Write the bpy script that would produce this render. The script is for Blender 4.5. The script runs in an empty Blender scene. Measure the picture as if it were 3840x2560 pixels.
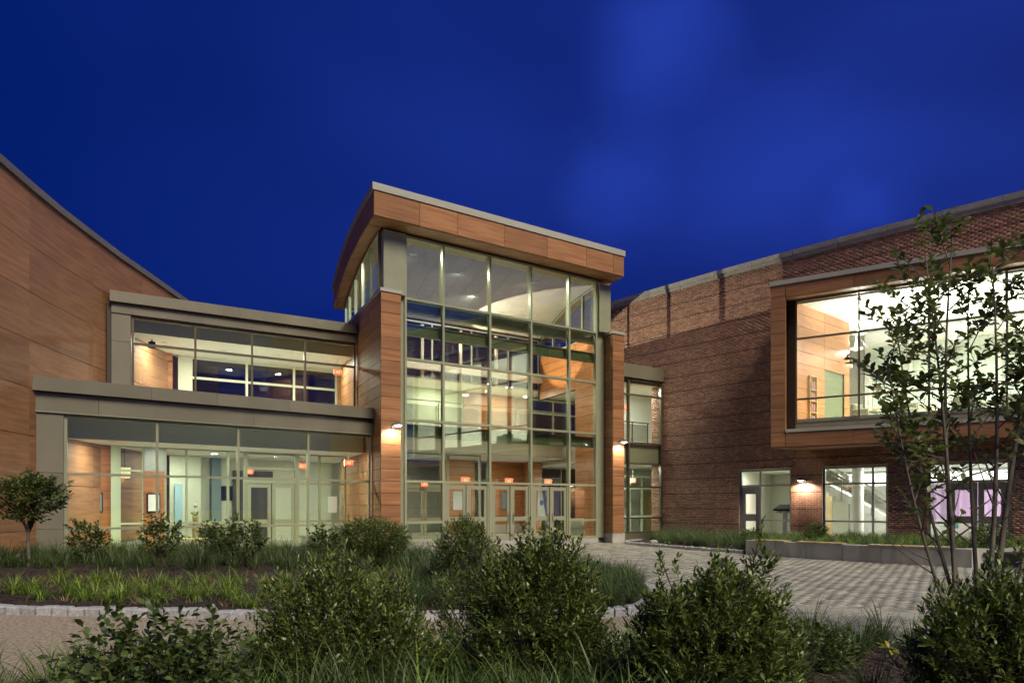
import bpy, math, random
import numpy as np
from mathutils import Matrix, Vector
R = math.radians
scene = bpy.context.scene
# ------------------------------------------------------------------ camera
cam_d = bpy.data.cameras.new('camera'); cam = bpy.data.objects.new('camera', cam_d)
scene.collection.objects.link(cam); scene.camera = cam
cam.location = (0, 0, 1.5); cam.rotation_euler = (R(90), 0, 0)
cam_d.sensor_width = 36; cam_d.lens = 33.07; cam_d.shift_y = 0.1604
cam_d.clip_start = 0.05; cam_d.clip_end = 2000
# ------------------------------------------------------------------ sky: deep blue dusk with faint clouds
SUN_EL, SUN_AZ = 40, (0.53, -0.848)        # direction towards the light
w = bpy.data.worlds.new("World"); scene.world = w; w.use_nodes = True
nt = w.node_tree; nt.nodes.clear()
def N(nt, t, **k):
    n = nt.nodes.new(t)
    for a, b in k.items(): setattr(n, a, b)
    return n
out = N(nt, 'ShaderNodeOutputWorld'); bg = N(nt, 'ShaderNodeBackground'); bg.inputs[1].default_value = 1.0
sky = N(nt, 'ShaderNodeTexSky', sky_type='NISHITA', sun_disc=False)
sky.sun_elevation = R(-6); sky.sun_rotation = R(150)
tc = N(nt, 'ShaderNodeTexCoord'); mp = N(nt, 'ShaderNodeMapping'); mp.inputs['Scale'].default_value = (1.2, 1.2, 2.9)
mp.inputs['Location'].default_value = (3.1, 1.7, 0.35)
nz = N(nt, 'ShaderNodeTexNoise'); nz.inputs['Scale'].default_value = 1.25; nz.inputs['Detail'].default_value = 3.2
nz.inputs['Roughness'].default_value = 0.42; nz.inputs['Distortion'].default_value = 0.35
cr = N(nt, 'ShaderNodeValToRGB'); cr.color_ramp.elements[0].position = 0.38; cr.color_ramp.elements[1].position = 0.74
cr.color_ramp.interpolation = 'EASE'
sx = N(nt, 'ShaderNodeSeparateXYZ'); mr = N(nt, 'ShaderNodeMapRange')
mr.inputs['From Min'].default_value = -0.45; mr.inputs['From Max'].default_value = 0.75
mr.inputs['To Min'].default_value = 0.0; mr.inputs['To Max'].default_value = 1.0
L = nt.links.new
mix1 = N(nt, 'ShaderNodeMix', data_type='RGBA'); mix1.inputs[6].default_value = (0.0001, 0.0100, 0.128, 1); mix1.inputs[7].default_value = (0.008, 0.018, 0.155, 1)
mix2 = N(nt, 'ShaderNodeMix', data_type='RGBA'); mix2.inputs[7].default_value = (0.022, 0.060, 0.48, 1)
mul = N(nt, 'ShaderNodeMath', operation='MULTIPLY'); mad = N(nt, 'ShaderNodeMath', operation='MULTIPLY_ADD'); mad.inputs[1].default_value = 0.55; mad.inputs[2].default_value = 0.06
L(tc.outputs['Generated'], mp.inputs[0]); L(mp.outputs[0], nz.inputs[0]); L(nz.outputs[0], cr.inputs[0])
L(tc.outputs['Generated'], sx.inputs[0]); L(sx.outputs[0], mr.inputs[0]); L(mr.outputs[0], mix1.inputs[0])
L(mr.outputs[0], mad.inputs[0]); L(mad.outputs[0], mul.inputs[0]); L(cr.outputs[0], mul.inputs[1])
prev = mul.outputs[0]
nrmv = N(nt, 'ShaderNodeVectorMath', operation='NORMALIZE'); L(tc.outputs['Generated'], nrmv.inputs[0])
nz2 = N(nt, 'ShaderNodeTexNoise'); nz2.inputs['Scale'].default_value = 4.5; nz2.inputs['Detail'].default_value = 6; L(nrmv.outputs[0], nz2.inputs[0])
wv = N(nt, 'ShaderNodeVectorMath', operation='MULTIPLY_ADD'); wv.inputs[1].default_value = (.13, .13, .20); L(nz2.outputs['Color'], wv.inputs[0]); L(nrmv.outputs[0], wv.inputs[2])
for (cx_, cy_, rad, amp) in ((2500, 160, .09, .50), (2330, 640, .075, .36), (2950, 620, .15, .22), (3260, 800, .05, .38), (2850, 300, .22, .07), (1650, 200, .22, .12), (3900, 300, .25, .05)):
    dv = Vector((cx_-1920, 3528, 1896-cy_)).normalized()+Vector((.065, .065, .10)); ds = N(nt, 'ShaderNodeVectorMath', operation='DISTANCE'); ds.inputs[1].default_value = dv; L(wv.outputs[0], ds.inputs[0])
    m1 = N(nt, 'ShaderNodeMapRange', interpolation_type='SMOOTHSTEP'); m1.inputs[1].default_value = 0; m1.inputs[2].default_value = rad; m1.inputs[3].default_value = amp; m1.inputs[4].default_value = 0; L(ds.outputs['Value'], m1.inputs[0])
    ad = N(nt, 'ShaderNodeMath', operation='ADD', use_clamp=True); L(prev, ad.inputs[0]); L(m1.outputs[0], ad.inputs[1]); prev = ad.outputs[0]
L(mix1.outputs[2], mix2.inputs[6]); L(prev, mix2.inputs[0])
addn = N(nt, 'ShaderNodeMix', data_type='RGBA', blend_type='ADD'); addn.inputs[0].default_value = 0.015
L(mix2.outputs[2], addn.inputs[6]); L(sky.outputs[0], addn.inputs[7]); L(addn.outputs[2], bg.inputs[0]); L(bg.outputs[0], out.inputs[0])
# ------------------------------------------------------------------ sun lamp (soft site light of the evening)
sl = bpy.data.lights.new('sun', 'SUN'); sl.energy = 3.3; sl.angle = R(26); sl.color = (1.0, 0.90, 0.70)
so = bpy.data.objects.new('sun', sl); scene.collection.objects.link(so)
d = Vector((SUN_AZ[0]*math.cos(R(SUN_EL)), SUN_AZ[1]*math.cos(R(SUN_EL)), math.sin(R(SUN_EL))))
so.rotation_euler = d.to_track_quat('Z', 'Y').to_euler(); so.location = (0, -10, 20)
# ------------------------------------------------------------------ exposure / renderer
vs = scene.view_settings; vs.view_transform = 'Standard'; vs.look = 'None'; vs.gamma = 1; vs.exposure = 0; vs.use_curve_mapping = False
scene.render.engine = 'CYCLES'; cy = scene.cycles
cy.use_denoising = True; cy.max_bounces = 8; cy.diffuse_bounces = 4; cy.glossy_bounces = 4; cy.transmission_bounces = 4
cy.transparent_max_bounces = 32; cy.sample_clamp_indirect = 5; cy.caustics_reflective = False; cy.caustics_refractive = False
cy.use_light_tree = True

KY = 1.6      # plan depths below are measured for a wider lens; stretch_plan() at the end sets the true ones
rnd = random.Random(7); nr = np.random.RandomState(11)
# =================================================================== materials
def mat(name, col=(.5, .5, .5), rough=.6, metal=0, var=0.0, scale=(4, 4, 4), bump=0.0, bscale=None, emis=None, es=0, obvar=0.0, island=0.0, spec=.5, col2=None, detail=4, transl=0):
    m = bpy.data.materials.new(name); m.use_nodes = True; t = m.node_tree; P = t.nodes['Principled BSDF']
    P.inputs['Base Color'].default_value = (*col, 1); P.inputs['Roughness'].default_value = rough; P.inputs['Metallic'].default_value = metal
    P.inputs['Specular IOR Level'].default_value = spec
    if emis: P.inputs['Emission Color'].default_value = (*emis, 1); P.inputs['Emission Strength'].default_value = es
    ln = t.links.new; src = None
    c = N(t, 'ShaderNodeTexCoord'); mpn = N(t, 'ShaderNodeMapping'); mpn.inputs['Scale'].default_value = scale
    ln(c.outputs['Object'], mpn.inputs[0])
    oi = N(t, 'ShaderNodeObjectInfo')
    if obvar:
        cm = N(t, 'ShaderNodeCombineXYZ'); sc = N(t, 'ShaderNodeMath', operation='MULTIPLY'); sc.inputs[1].default_value = 37
        ln(oi.outputs['Random'], sc.inputs[0])
        for i in range(3): ln(sc.outputs[0], cm.inputs[i])
        ln(cm.outputs[0], mpn.inputs['Location'])
    nzz = N(t, 'ShaderNodeTexNoise'); nzz.inputs['Scale'].default_value = 1; nzz.inputs['Detail'].default_value = detail; nzz.inputs['Roughness'].default_value = .6
    ln(mpn.outputs[0], nzz.inputs[0])
    if var:
        mx = N(t, 'ShaderNodeMix', data_type='RGBA'); c2 = col2 or tuple(x*(1-var) for x in col)
        hi = tuple(min(1, x*(1+var*.6)) for x in col)
        mx.inputs[6].default_value = (*c2, 1); mx.inputs[7].default_value = (*(col if col2 else hi), 1)
        rp = N(t, 'ShaderNodeMapRange'); rp.inputs[1].default_value = .36; rp.inputs[2].default_value = .64
        ln(nzz.outputs[0], rp.inputs[0]); ln(rp.outputs[0], mx.inputs[0]); src = mx.outputs[2]
    for amt, o in ((obvar, oi.outputs['Random']), (island, None)):
        if amt:
            if o is None:
                g = N(t, 'ShaderNodeNewGeometry'); o = g.outputs['Random Per Island']
            hs = N(t, 'ShaderNodeHueSaturation'); r2 = N(t, 'ShaderNodeMapRange'); r2.inputs[3].default_value = 1-amt; r2.inputs[4].default_value = 1+amt
            ln(o, r2.inputs[0]); ln(r2.outputs[0], hs.inputs['Value'])
            if o is not oi.outputs['Random'] and ('leaf' in name or 'blade' in name):
                ml = N(t, 'ShaderNodeMath', operation='MULTIPLY'); ml.inputs[1].default_value = 17.3; fc = N(t, 'ShaderNodeMath', operation='FRACT'); hm = N(t, 'ShaderNodeMath', operation='MULTIPLY_ADD'); hm.inputs[1].default_value = .06; hm.inputs[2].default_value = .445
                ln(o, ml.inputs[0]); ln(ml.outputs[0], fc.inputs[0]); ln(fc.outputs[0], hm.inputs[0]); ln(hm.outputs[0], hs.inputs['Hue'])
            if src: ln(src, hs.inputs['Color'])
            else: hs.inputs['Color'].default_value = (*col, 1)
            src = hs.outputs[0]
    if src: ln(src, P.inputs['Base Color'])
    if bump:
        b = N(t, 'ShaderNodeBump'); b.inputs['Strength'].default_value = bump; b.inputs['Distance'].default_value = .01
        if bscale:
            n2 = N(t, 'ShaderNodeTexNoise'); n2.inputs['Scale'].default_value = bscale; n2.inputs['Detail'].default_value = 3
            ln(c.outputs['Object'], n2.inputs[0]); ln(n2.outputs[0], b.inputs['Height'])
        else: ln(nzz.outputs[0], b.inputs['Height'])
        ln(b.outputs[0], P.inputs['Normal'])
    if transl:
        tr = N(t, 'ShaderNodeBsdfTranslucent'); tr.inputs[0].default_value = (min(1, col[0]*1.6), min(1, col[1]*1.9), col[2], 1)
        ms = N(t, 'ShaderNodeMixShader'); ms.inputs[0].default_value = transl
        o = t.nodes['Material Output']; ln(P.outputs[0], ms.inputs[1]); ln(tr.outputs[0], ms.inputs[2]); ln(ms.outputs[0], o.inputs[0])
    return m
def glass_mat(name, tint, ior=1.6, wob=0.02, ws=0.8, gain=.04):
    m = bpy.data.materials.new(name); m.use_nodes = True; t = m.node_tree; t.nodes.clear(); ln = t.links.new
    o = N(t, 'ShaderNodeOutputMaterial'); a = N(t, 'ShaderNodeBsdfTransparent'); a.inputs[0].default_value = (*tint, 1)
    g = N(t, 'ShaderNodeBsdfGlossy'); g.inputs['Roughness'].default_value = 0.0; g.inputs[0].default_value = (.95, 1.0, .95, 1)
    fr = N(t, 'ShaderNodeLayerWeight'); fr.inputs[0].default_value = .5; ms = N(t, 'ShaderNodeMixShader'); pw5 = N(t, 'ShaderNodeMath', operation='POWER'); pw5.inputs[1].default_value = 4.2
    mg = N(t, 'ShaderNodeMath', operation='MULTIPLY_ADD'); mg.inputs[1].default_value = .9; mg.inputs[2].default_value = gain; mg.use_clamp = True
    c = N(t, 'ShaderNodeTexCoord'); n = N(t, 'ShaderNodeTexNoise'); n.inputs['Scale'].default_value = ws; n.inputs['Detail'].default_value = 0
    b = N(t, 'ShaderNodeBump'); b.inputs['Strength'].default_value = wob; b.inputs['Distance'].default_value = .1
    ln(c.outputs['Object'], n.inputs[0]); ln(n.outputs[0], b.inputs['Height']); ln(b.outputs[0], g.inputs['Normal'])
    ln(fr.outputs['Facing'], pw5.inputs[0]); ln(pw5.outputs[0], mg.inputs[0]); ln(mg.outputs[0], ms.inputs[0]); ln(a.outputs[0], ms.inputs[1]); ln(g.outputs[0], ms.inputs[2]); ln(ms.outputs[0], o.inputs[0])
    return m
WOODC = (.40, .19, .085)
M = dict(
 wood=mat('wood_panel', WOODC, .58, var=.38, scale=(.6, .6, 11), obvar=.17, bump=.06, col2=(.27, .118, .050), detail=7),
 wood_in=mat('wood_panel_inside', (.50, .215, .08), .4, var=.3, scale=(.7, .7, 11), obvar=.08, col2=(.36, .13, .045), detail=6),
 wood_base=mat('panel_joint', (.03, .02, .015), .9),
 soffit=mat('wood_soffit', (.42, .20, .09), .45, var=.25, scale=(.6, 3, 6), obvar=.05),
 metal=mat('bronze_grey_metal', (.25, .228, .168), .42, .25, var=.10, scale=(.9, .9, .5), obvar=.03, bump=.10, bscale=.8),
 cap=mat('metal_coping', (.48, .47, .40), .45, .1, var=.08, scale=(.5, .5, 2)),
 frame=mat('window_frame_paint', (.39, .40, .27), .38, .25, var=.06, scale=(3, 3, 3)),
 frame_d=mat('window_frame_dark', (.16, .13, .09), .4, .3, var=.08),
 frame_w=mat('window_frame_grey', (.42, .43, .40), .4, .2, var=.05),
 beam=mat('green_painted_beam', (.13, .16, .085), .5, 0, var=.12, scale=(2, 2, 6)),
 brick=mat('red_brick', (.40, .200, .130), .85, var=.32, scale=(7, 7, 9), island=.33, obvar=0, bump=.3, bscale=60),
 mortar=mat('mortar', (.60, .51, .38), .95, var=.2, scale=(9, 9, 9), bump=.4, bscale=40),
 stone=mat('cast_stone', (.42, .40, .36), .8, var=.18, scale=(2, 2, 5), bump=.15, bscale=30, obvar=.05),
 conc=mat('board_concrete', (.47, .455, .39), .8, var=.38, scale=(2.2, 2.2, .8), bump=.25, bscale=14, obvar=.06, detail=7, col2=(.30, .29, .25)),
 granite=mat('grey_granite', (.42, .42, .43), .75, var=.25, scale=(22, 22, 22), bump=.9, bscale=26, obvar=.16),
 seat=mat('pale_seat_wood', (.48, .34, .17), .5, var=.3, scale=(2, 2, 9), obvar=.08),
 paver=mat('concrete_paver', (.42, .40, .325), .8, var=.25, scale=(9, 9, 9), island=.26, bump=.3, bscale=50),
 paver2=mat('charcoal_paver', (.29, .278, .245), .8, var=.25, scale=(9, 9, 9), island=.2, bump=.3, bscale=50),
 joint=mat('joint_sand', (.10, .095, .08), .95, var=.2),
 path=mat('exposed_aggregate', (.56, .47, .35), .85, var=.5, scale=(26, 16, 26), bump=1.0, bscale=60, col2=(.20, .15, .10), detail=8),
 mulch=mat('bark_mulch', (.045, .028, .020), .95, var=.6, scale=(14, 14, 14), bump=1.0, bscale=30, col2=(.015, .010, .008)),
 chip=mat('bark_chip', (.085, .050, .032), .9, island=.7),
 ground=mat('soil', (.06, .05, .035), .95, var=.3),
 white=mat('white_paint', (.78, .78, .72), .6), ceil=mat('ceiling_tile', (.74, .73, .66), .8, var=.04, scale=(3, 3, 3), obvar=.012),
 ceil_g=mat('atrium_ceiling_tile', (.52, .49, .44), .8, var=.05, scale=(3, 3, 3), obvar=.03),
 green=mat('pale_green_wall', (.54, .60, .42), .7), cream=mat('cream_wall', (.64, .63, .51), .7), beige=mat('beige_wall', (.50, .44, .34), .7),
 pink=mat('warm_white_band', (.66, .56, .47), .7), floor=mat('grey_floor', (.34, .34, .33), .35, var=.1, scale=(2, 2, 2)),
 floor_l=mat('pale_floor', (.62, .60, .53), .4, var=.08, scale=(2, 2, 2)),
 blue=mat('blue_wall', (.36, .52, .62), .6), teal=mat('teal_wall', (.22, .28, .28), .6), doorw=mat('pale_wood_door', (.62, .47, .24), .5, var=.15, scale=(5, 5, 1)),
 dark=mat('dark_wall', (.06, .05, .045), .7), darkframe=mat('black_metal', (.03, .03, .03), .4, .4),
 steel=mat('steel_rail', (.50, .50, .48), .3, .8), brass=mat('satin_brass_bar', (.62, .57, .38), .3, .7),
 doorp=mat('door_paint_olive', (.34, .34, .235), .4, .15), doorg=mat('door_paint_grey', (.30, .31, .32), .42, .2),
 purple=mat('purple_curtain', (.47, .34, .53), .8, var=.2, scale=(3, 3, .2)), chairf=mat('grey_green_fabric', (.20, .21, .15), .9, var=.1, scale=(30, 30, 30)),
 bookr=mat('red_book', (.35, .05, .05), .6), bookw=mat('white_book', (.7, .7, .68), .6), shelfw=mat('birch_board', (.55, .42, .18), .5, var=.12, scale=(6, 6, 1)),
 tealch=mat('teal_plastic', (.06, .20, .19), .5), black=mat('black_plastic', (.02, .02, .02), .9, spec=.1),
 paper=mat('paper', (.8, .8, .78), .8), flagw=mat('white_flag_cloth', (.75, .75, .72), .8),
 lampm=mat('lamp_housing', (.30, .30, .30), .35, .8), glow=mat('lamp_glow', (1, 1, 1), .5, emis=(1.0, .93, .82), es=14),
 glow_c=mat('downlight_glow', (1, 1, 1), .5, emis=(1.0, .97, .88), es=9), shade=mat('fabric_lampshade', (.8, .7, .5), .8, emis=(1, .78, .45), es=1.3),
 bowl=mat('pendant_bowl', (.85, .85, .80), .5, emis=(1, .98, .9), es=.9), exitf=mat('exit_face', (.55, .30, .26), .6, emis=(1.0, .05, .05), es=1.0),
 exitl=mat('exit_letter', (.9, .3, .1), .5, emis=(1.0, .22, .12), es=3.2), housing=mat('white_housing', (.72, .70, .66), .5),
 strip=mat('cove_strip', (1, 1, 1), .5, emis=(1, 1, .95), es=1.5),
 lv1=mat('inkberry_leaf', (.115, .170, .040), .36, island=.5, spec=.6, transl=.12), lv2=mat('shrub_leaf', (.085, .135, .036), .38, island=.5, transl=.18),
 lv3=mat('magnolia_leaf', (.130, .170, .055), .40, island=.4, obvar=.3, transl=.28), lvy=mat('yellowing_leaf', (.32, .36, .03), .4, island=.3, transl=.3),
 gr1=mat('lily_blade', (.165, .275, .045), .48, island=.55, transl=.25), gr2=mat('liriope_blade', (.070, .125, .036), .5, island=.5, transl=.2),
 gr3=mat('fountain_grass_blade', (.075, .115, .045), .5, island=.45, transl=.2), straw=mat('dry_blade', (.30, .24, .10), .7, island=.4),
 bark=mat('smooth_grey_bark', (.145, .125, .10), .7, var=.35, scale=(14, 14, 5), bump=.5, bscale=50), twig=mat('twig_bark', (.085, .068, .04), .8, island=.4),
 seed=mat('seed_pod', (.07, .025, .03), .6),
)
M['glass'] = glass_mat('curtain_wall_glass', (.92, .97, .91), 1.55, .010, .35, .075)
M['glass_s'] = glass_mat('small_pane_glass', (.93, .97, .95), 1.5, .01, .8, .04)
M['glass_c'] = glass_mat('entrance_glass', (.93, .975, .91), 1.55, .010, .3, .16)
M['glass_k'] = glass_mat('tinted_rear_glass', (.50, .47, .50), 1.5, .01, .8, .06)
M['rail_glass'] = glass_mat('frosted_rail_glass', (.72, .72, .70), 1.5, .0, 1)
def stripes_flag():
    m = mat('striped_flag_cloth', (.7, .7, .68), .8); t = m.node_tree; P = t.nodes['Principled BSDF']; ln = t.links.new
    c = N(t, 'ShaderNodeTexCoord'); s = N(t, 'ShaderNodeSeparateXYZ'); a = N(t, 'ShaderNodeMath', operation='MULTIPLY_ADD'); a.inputs[1].default_value = 2.6
    f = N(t, 'ShaderNodeMath', operation='FRACT'); b = N(t, 'ShaderNodeMath', operation='MULTIPLY'); b.inputs[1].default_value = 13
    g = N(t, 'ShaderNodeMath', operation='GREATER_THAN'); g.inputs[1].default_value = .5; mx = N(t, 'ShaderNodeMix', data_type='RGBA')
    mx.inputs[6].default_value = (.45, .03, .03, 1); mx.inputs[7].default_value = (.75, .75, .72, 1)
    h = N(t, 'ShaderNodeMath', operation='GREATER_THAN'); h.inputs[1].default_value = .82; m2 = N(t, 'ShaderNodeMix', data_type='RGBA'); m2.inputs[7].default_value = (.02, .03, .15, 1)
    ln(c.outputs['Object'], s.inputs[0]); ln(s.outputs[2], a.inputs[0]); ln(s.outputs[0], b.inputs[0]); ln(b.outputs[0], a.inputs[2]); ln(a.outputs[0], f.inputs[0]); ln(f.outputs[0], g.inputs[0])
    ln(g.outputs[0], mx.inputs[0]); ln(s.outputs[2], h.inputs[0]); ln(h.outputs[0], m2.inputs[0]); ln(mx.outputs[2], m2.inputs[6]); ln(m2.outputs[2], P.inputs['Base Color'])
    return m
M['flagus'] = stripes_flag()
# =================================================================== builders
COL = scene.collection
def link(o, parent=None, loc=(0, 0, 0), rz=0, kind=None):
    COL.objects.link(o); o.location = loc; o.rotation_euler = (0, 0, rz)
    if parent is not None: o.parent = parent
    if kind: o['kind'] = kind
    return o
def mesh(name, vs, fs, m, parent=None, loc=(0, 0, 0), rz=0, kind=None, smooth=False):
    me = bpy.data.meshes.new(name)
    me.from_pydata([tuple(v) for v in vs], [], [tuple(f) for f in fs])
    for mm in (m if isinstance(m, (list, tuple)) else [m]): me.materials.append(mm)
    if smooth: me.polygons.foreach_set('use_smooth', [True]*len(me.polygons))
    me.update(); return link(bpy.data.objects.new(name, me), parent, loc, rz, kind)
def npmesh(name, V, F, m, parent=None, loc=(0, 0, 0), rz=0, kind=None, smooth=False):
    V = np.asarray(V, dtype=np.float32).reshape(-1, 3); F = np.asarray(F, dtype=np.int32); k = F.shape[1]
    me = bpy.data.meshes.new(name); me.vertices.add(len(V)); me.vertices.foreach_set('co', V.ravel())
    me.loops.add(F.size); me.loops.foreach_set('vertex_index', F.ravel()); me.polygons.add(len(F))
    me.polygons.foreach_set('loop_start', np.arange(0, F.size, k, dtype=np.int32)); me.polygons.foreach_set('loop_total', np.full(len(F), k, dtype=np.int32))
    if smooth: me.polygons.foreach_set('use_smooth', np.ones(len(F), dtype=bool))
    me.materials.append(m); me.update(calc_edges=True)
    return link(bpy.data.objects.new(name, me), parent, loc, rz, kind)
BF = [(0, 3, 2, 1), (4, 5, 6, 7), (0, 1, 5, 4), (1, 2, 6, 5), (2, 3, 7, 6), (3, 0, 4, 7)]
def boxv(x0, x1, y0, y1, z0, z1): return [(x0, y0, z0), (x1, y0, z0), (x1, y1, z0), (x0, y1, z0), (x0, y0, z1), (x1, y0, z1), (x1, y1, z1), (x0, y1, z1)]
def boxes(name, bl, m, parent=None, loc=(0, 0, 0), rz=0, kind=None):
    V, F = [], []
    for b in bl:
        n = len(V); V += boxv(*b); F += [tuple(i+n for i in f) for f in BF]
    return mesh(name, V, F, m, parent, loc, rz, kind)
def rbox(name, b, m, parent=None, loc=(0, 0, 0), rz=0, r=.02, seg=2, kind=None):
    o = boxes(name, [b], m, parent, loc, rz, kind); md = o.modifiers.new('bevel', 'BEVEL'); md.width = r; md.segments = seg; md.limit_method = 'NONE'
    return o
def cyl(name, p0, p1, r0, r1, m, parent=None, loc=(0, 0, 0), rz=0, n=14, smooth=True):
    V, F = tubev([(p0, r0), (p1, r1)], n, True); return mesh(name, V, F, m, parent, loc, rz, smooth=False)
def tubev(pts, n=6, cap=False, base=0):
    V, F = [], []; k = len(pts)
    for i, (p, r) in enumerate(pts):
        p = Vector(p); a = Vector(pts[max(0, i-1)][0]); b = Vector(pts[min(k-1, i+1)][0]); d = (b-a)
        d = d.normalized() if d.length > 1e-9 else Vector((0, 0, 1))
        x = d.cross(Vector((0, 0, 1)) if abs(d.z) < .95 else Vector((1, 0, 0))).normalized(); y = d.cross(x)
        for j in range(n):
            t = 2*math.pi*j/n; V.append(tuple(p + x*math.cos(t)*r + y*math.sin(t)*r))
    for i in range(k-1):
        for j in range(n):
            a = base+i*n+j; b = base+i*n+(j+1) % n; F.append((a, b, b+n, a+n))
    if cap: F.append(tuple(base+j for j in range(n))[::-1]); F.append(tuple(base+(k-1)*n+j for j in range(n)))
    return V, F
def lathe(name, prof, m, parent=None, loc=(0, 0, 0), n=20, rz=0):
    V, F = [], []
    for r, z in prof:
        for j in range(n): t = 2*math.pi*j/n; V.append((r*math.cos(t), r*math.sin(t), z))
    for i in range(len(prof)-1):
        for j in range(n): a = i*n+j; b = i*n+(j+1) % n; F.append((a, b, b+n, a+n))
    return mesh(name, V, F, m, parent, loc, rz, smooth=True)
def thing(name, label, cat, loc=(0, 0, 0), rz=0, group=None):
    o = bpy.data.objects.new(name, None); o.empty_display_size = .2; link(o, None, loc, rz); o['label'] = label; o['category'] = cat
    if group: o['group'] = group
    return o
def tag(o, label, cat, group=None):
    o['label'] = label; o['category'] = cat
    if group: o['group'] = group
    return o
def part_text(name, s, size, m, parent, loc, rz=0, ext=.004):
    cu = bpy.data.curves.new('text', 'FONT'); cu.body = s; cu.size = size; cu.extrude = ext; cu.align_x = 'CENTER'; cu.align_y = 'CENTER'; cu.resolution_u = 2
    t = bpy.data.objects.new('text', cu); COL.objects.link(t); dg = bpy.context.evaluated_depsgraph_get()
    me = bpy.data.meshes.new_from_object(t.evaluated_get(dg)); bpy.data.objects.remove(t)
    me.transform(Matrix.Rotation(R(90), 4, 'X')); me.materials.clear(); me.materials.append(m)
    return link(bpy.data.objects.new(name, me), parent, loc, rz)
def light(kind, loc, energy, col=(1, .96, .84), size=.2, parent=None, rot=(0, 0, 0), spot=None, name='lamp_light', sy=None, blend=.6):
    l = bpy.data.lights.new(name, kind); l.energy = energy; l.color = col
    if kind == 'AREA':
        l.shape = 'DISK' if sy is None else 'RECTANGLE'; l.size = size
        if sy: l.size_y = sy
    else: l.shadow_soft_size = size
    if spot: l.spot_size = R(spot); l.spot_blend = blend
    o = bpy.data.objects.new(name, l); COL.objects.link(o); o.location = loc; o.rotation_euler = rot
    if parent is not None: o.parent = parent
    return o
def panels(root, ax, fix, th, a, z, m=None, gap=.014, name='panel', inner=False):
    """wood panels on a plane: ax 'x' = spans x at y=fix (outer face), 'y' = spans y at x=fix; th signed thickness inwards"""
    m = m or M['wood']; k = 0
    for i in range(len(a)-1):
        for j in range(len(z)-1):
            a0, a1, z0, z1 = a[i]+gap/2, a[i+1]-gap/2, z[j]+gap/2, z[j+1]-gap/2
            f0, f1 = min(fix, fix+th), max(fix, fix+th)
            b = (a0, a1, f0, f1, z0, z1) if ax == 'x' else (f0, f1, a0, a1, z0, z1)
            boxes(name, [b], m, root); k += 1
    return k
def glazing(root, xs, zs, y, name='window', m=None, g=None, fw=.065, fd=.13, blank=(), z0=None, outer=.07, ax='x', skip_h=()):
    """window part of frame members with one pane each as sub-part; blank = set of (i,j) cells left open"""
    m = m or M['frame']; g = g or M['glass']; bl = []; h = fw/2
    Z0 = zs[0]; Z1 = zs[-1]
    for x in xs: bl.append((x-h, x+h, y, y+fd, Z0-h, Z1+h))
    for j, zz in enumerate(zs):
        for i in range(len(xs)-1):
            if (i, j) in skip_h: continue
            bl.append((xs[i]+h, xs[i+1]-h, y+.004, y+fd-.004, zz-h, zz+h))
    if ax == 'y': bl = [(b[2], b[3], b[0], b[1], b[4], b[5]) for b in bl]
    fr = boxes(name, bl, m, root)
    for i in range(len(xs)-1):
        for j in range(len(zs)-1):
            if (i, j) in blank: continue
            b = (xs[i]+h, xs[i+1]-h, y+fd*.45, y+fd*.45+.024, zs[j]+h, zs[j+1]-h)
            if ax == 'y': b = (b[2], b[3], b[0], b[1], b[4], b[5])
            boxes('pane', [b], g, fr)
    return fr
ORD = ['first', 'second', 'third', 'fourth', 'fifth', 'sixth', 'seventh', 'eighth', 'ninth', 'tenth', 'eleventh', 'twelfth', 'thirteenth', 'fourteenth', 'fifteenth', 'sixteenth']
class Frame:
    def __init__(s, ox, oy, deg): s.o = (ox, oy); s.a = R(deg); s.c = math.cos(s.a); s.s = math.sin(s.a)
    def P(s, x, y, z=0): return (s.o[0]+s.c*x-s.s*y, s.o[1]+s.s*x+s.c*y, z)
C = Frame(-4.26, 19.1, 29.5); F1 = Frame(-12.17, 14.97, 33.5); F2 = Frame(-12.36, 18.14, 27.3); BY = Frame(9.8, 22.15, -28.3)
def downlight(fr, x, y, z, e, label, col=(1, .98, .88), r=.10):
    t = thing('ceiling_light', label, 'ceiling light', fr.P(x, y, z), fr.a)
    lathe('trim_ring', [(r+.03, 0), (r+.03, -.012), (r, -.016), (r, .0)], M['white'], t, n=16)
    l = light('AREA', (0, 0, -.018), e, col, r*2, t)
    return t
# =================================================================== ground, path, paving
mesh('ground', [(-300, -60, -.06), (300, -60, -.06), (300, 400, -.06), (-300, 400, -.06)], [(0, 1, 2, 3)], M['ground'], kind='structure')
path_poly = [(-14, 3.2), (-4, 3.4), (2.4, 3.6), (2.4, 8.6), (1.2, 8.6), (-14, 8.8)]
mesh('path', [(x, y, .0) for x, y in path_poly], [tuple(range(6))], M['path'], kind='structure')
curb1 = [(-10.5, 8.55), (-8.8, 8.3), (-7.08, 8.13), (-5.12, 7.95), (-3.22, 7.71), (-1.26, 7.70), (.2, 7.72), (1.24, 7.84), (1.78, 8.19), (2.25, 9.0), (2.5, 10.2), (2.45, 11.4), (2.0, 12.6), (1.1, 13.9), (-.3, 15.2), (-2.2, 16.7), (-3.9, 18.1)]
curb2 = [(5.3, 24.6), (4.5, 23.6), (4.44, 22.97), (4.9, 22.1), (5.52, 21.1), (6.31, 19.8), (6.95, 18.96), (7.30, 18.45)]
planter = [(7.23, 18.2), (7.93, 17.25), (8.85, 16.25), (9.73, 15.35), (10.6, 14.73), (11.3, 14.25), (11.78, 13.95)]
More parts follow.
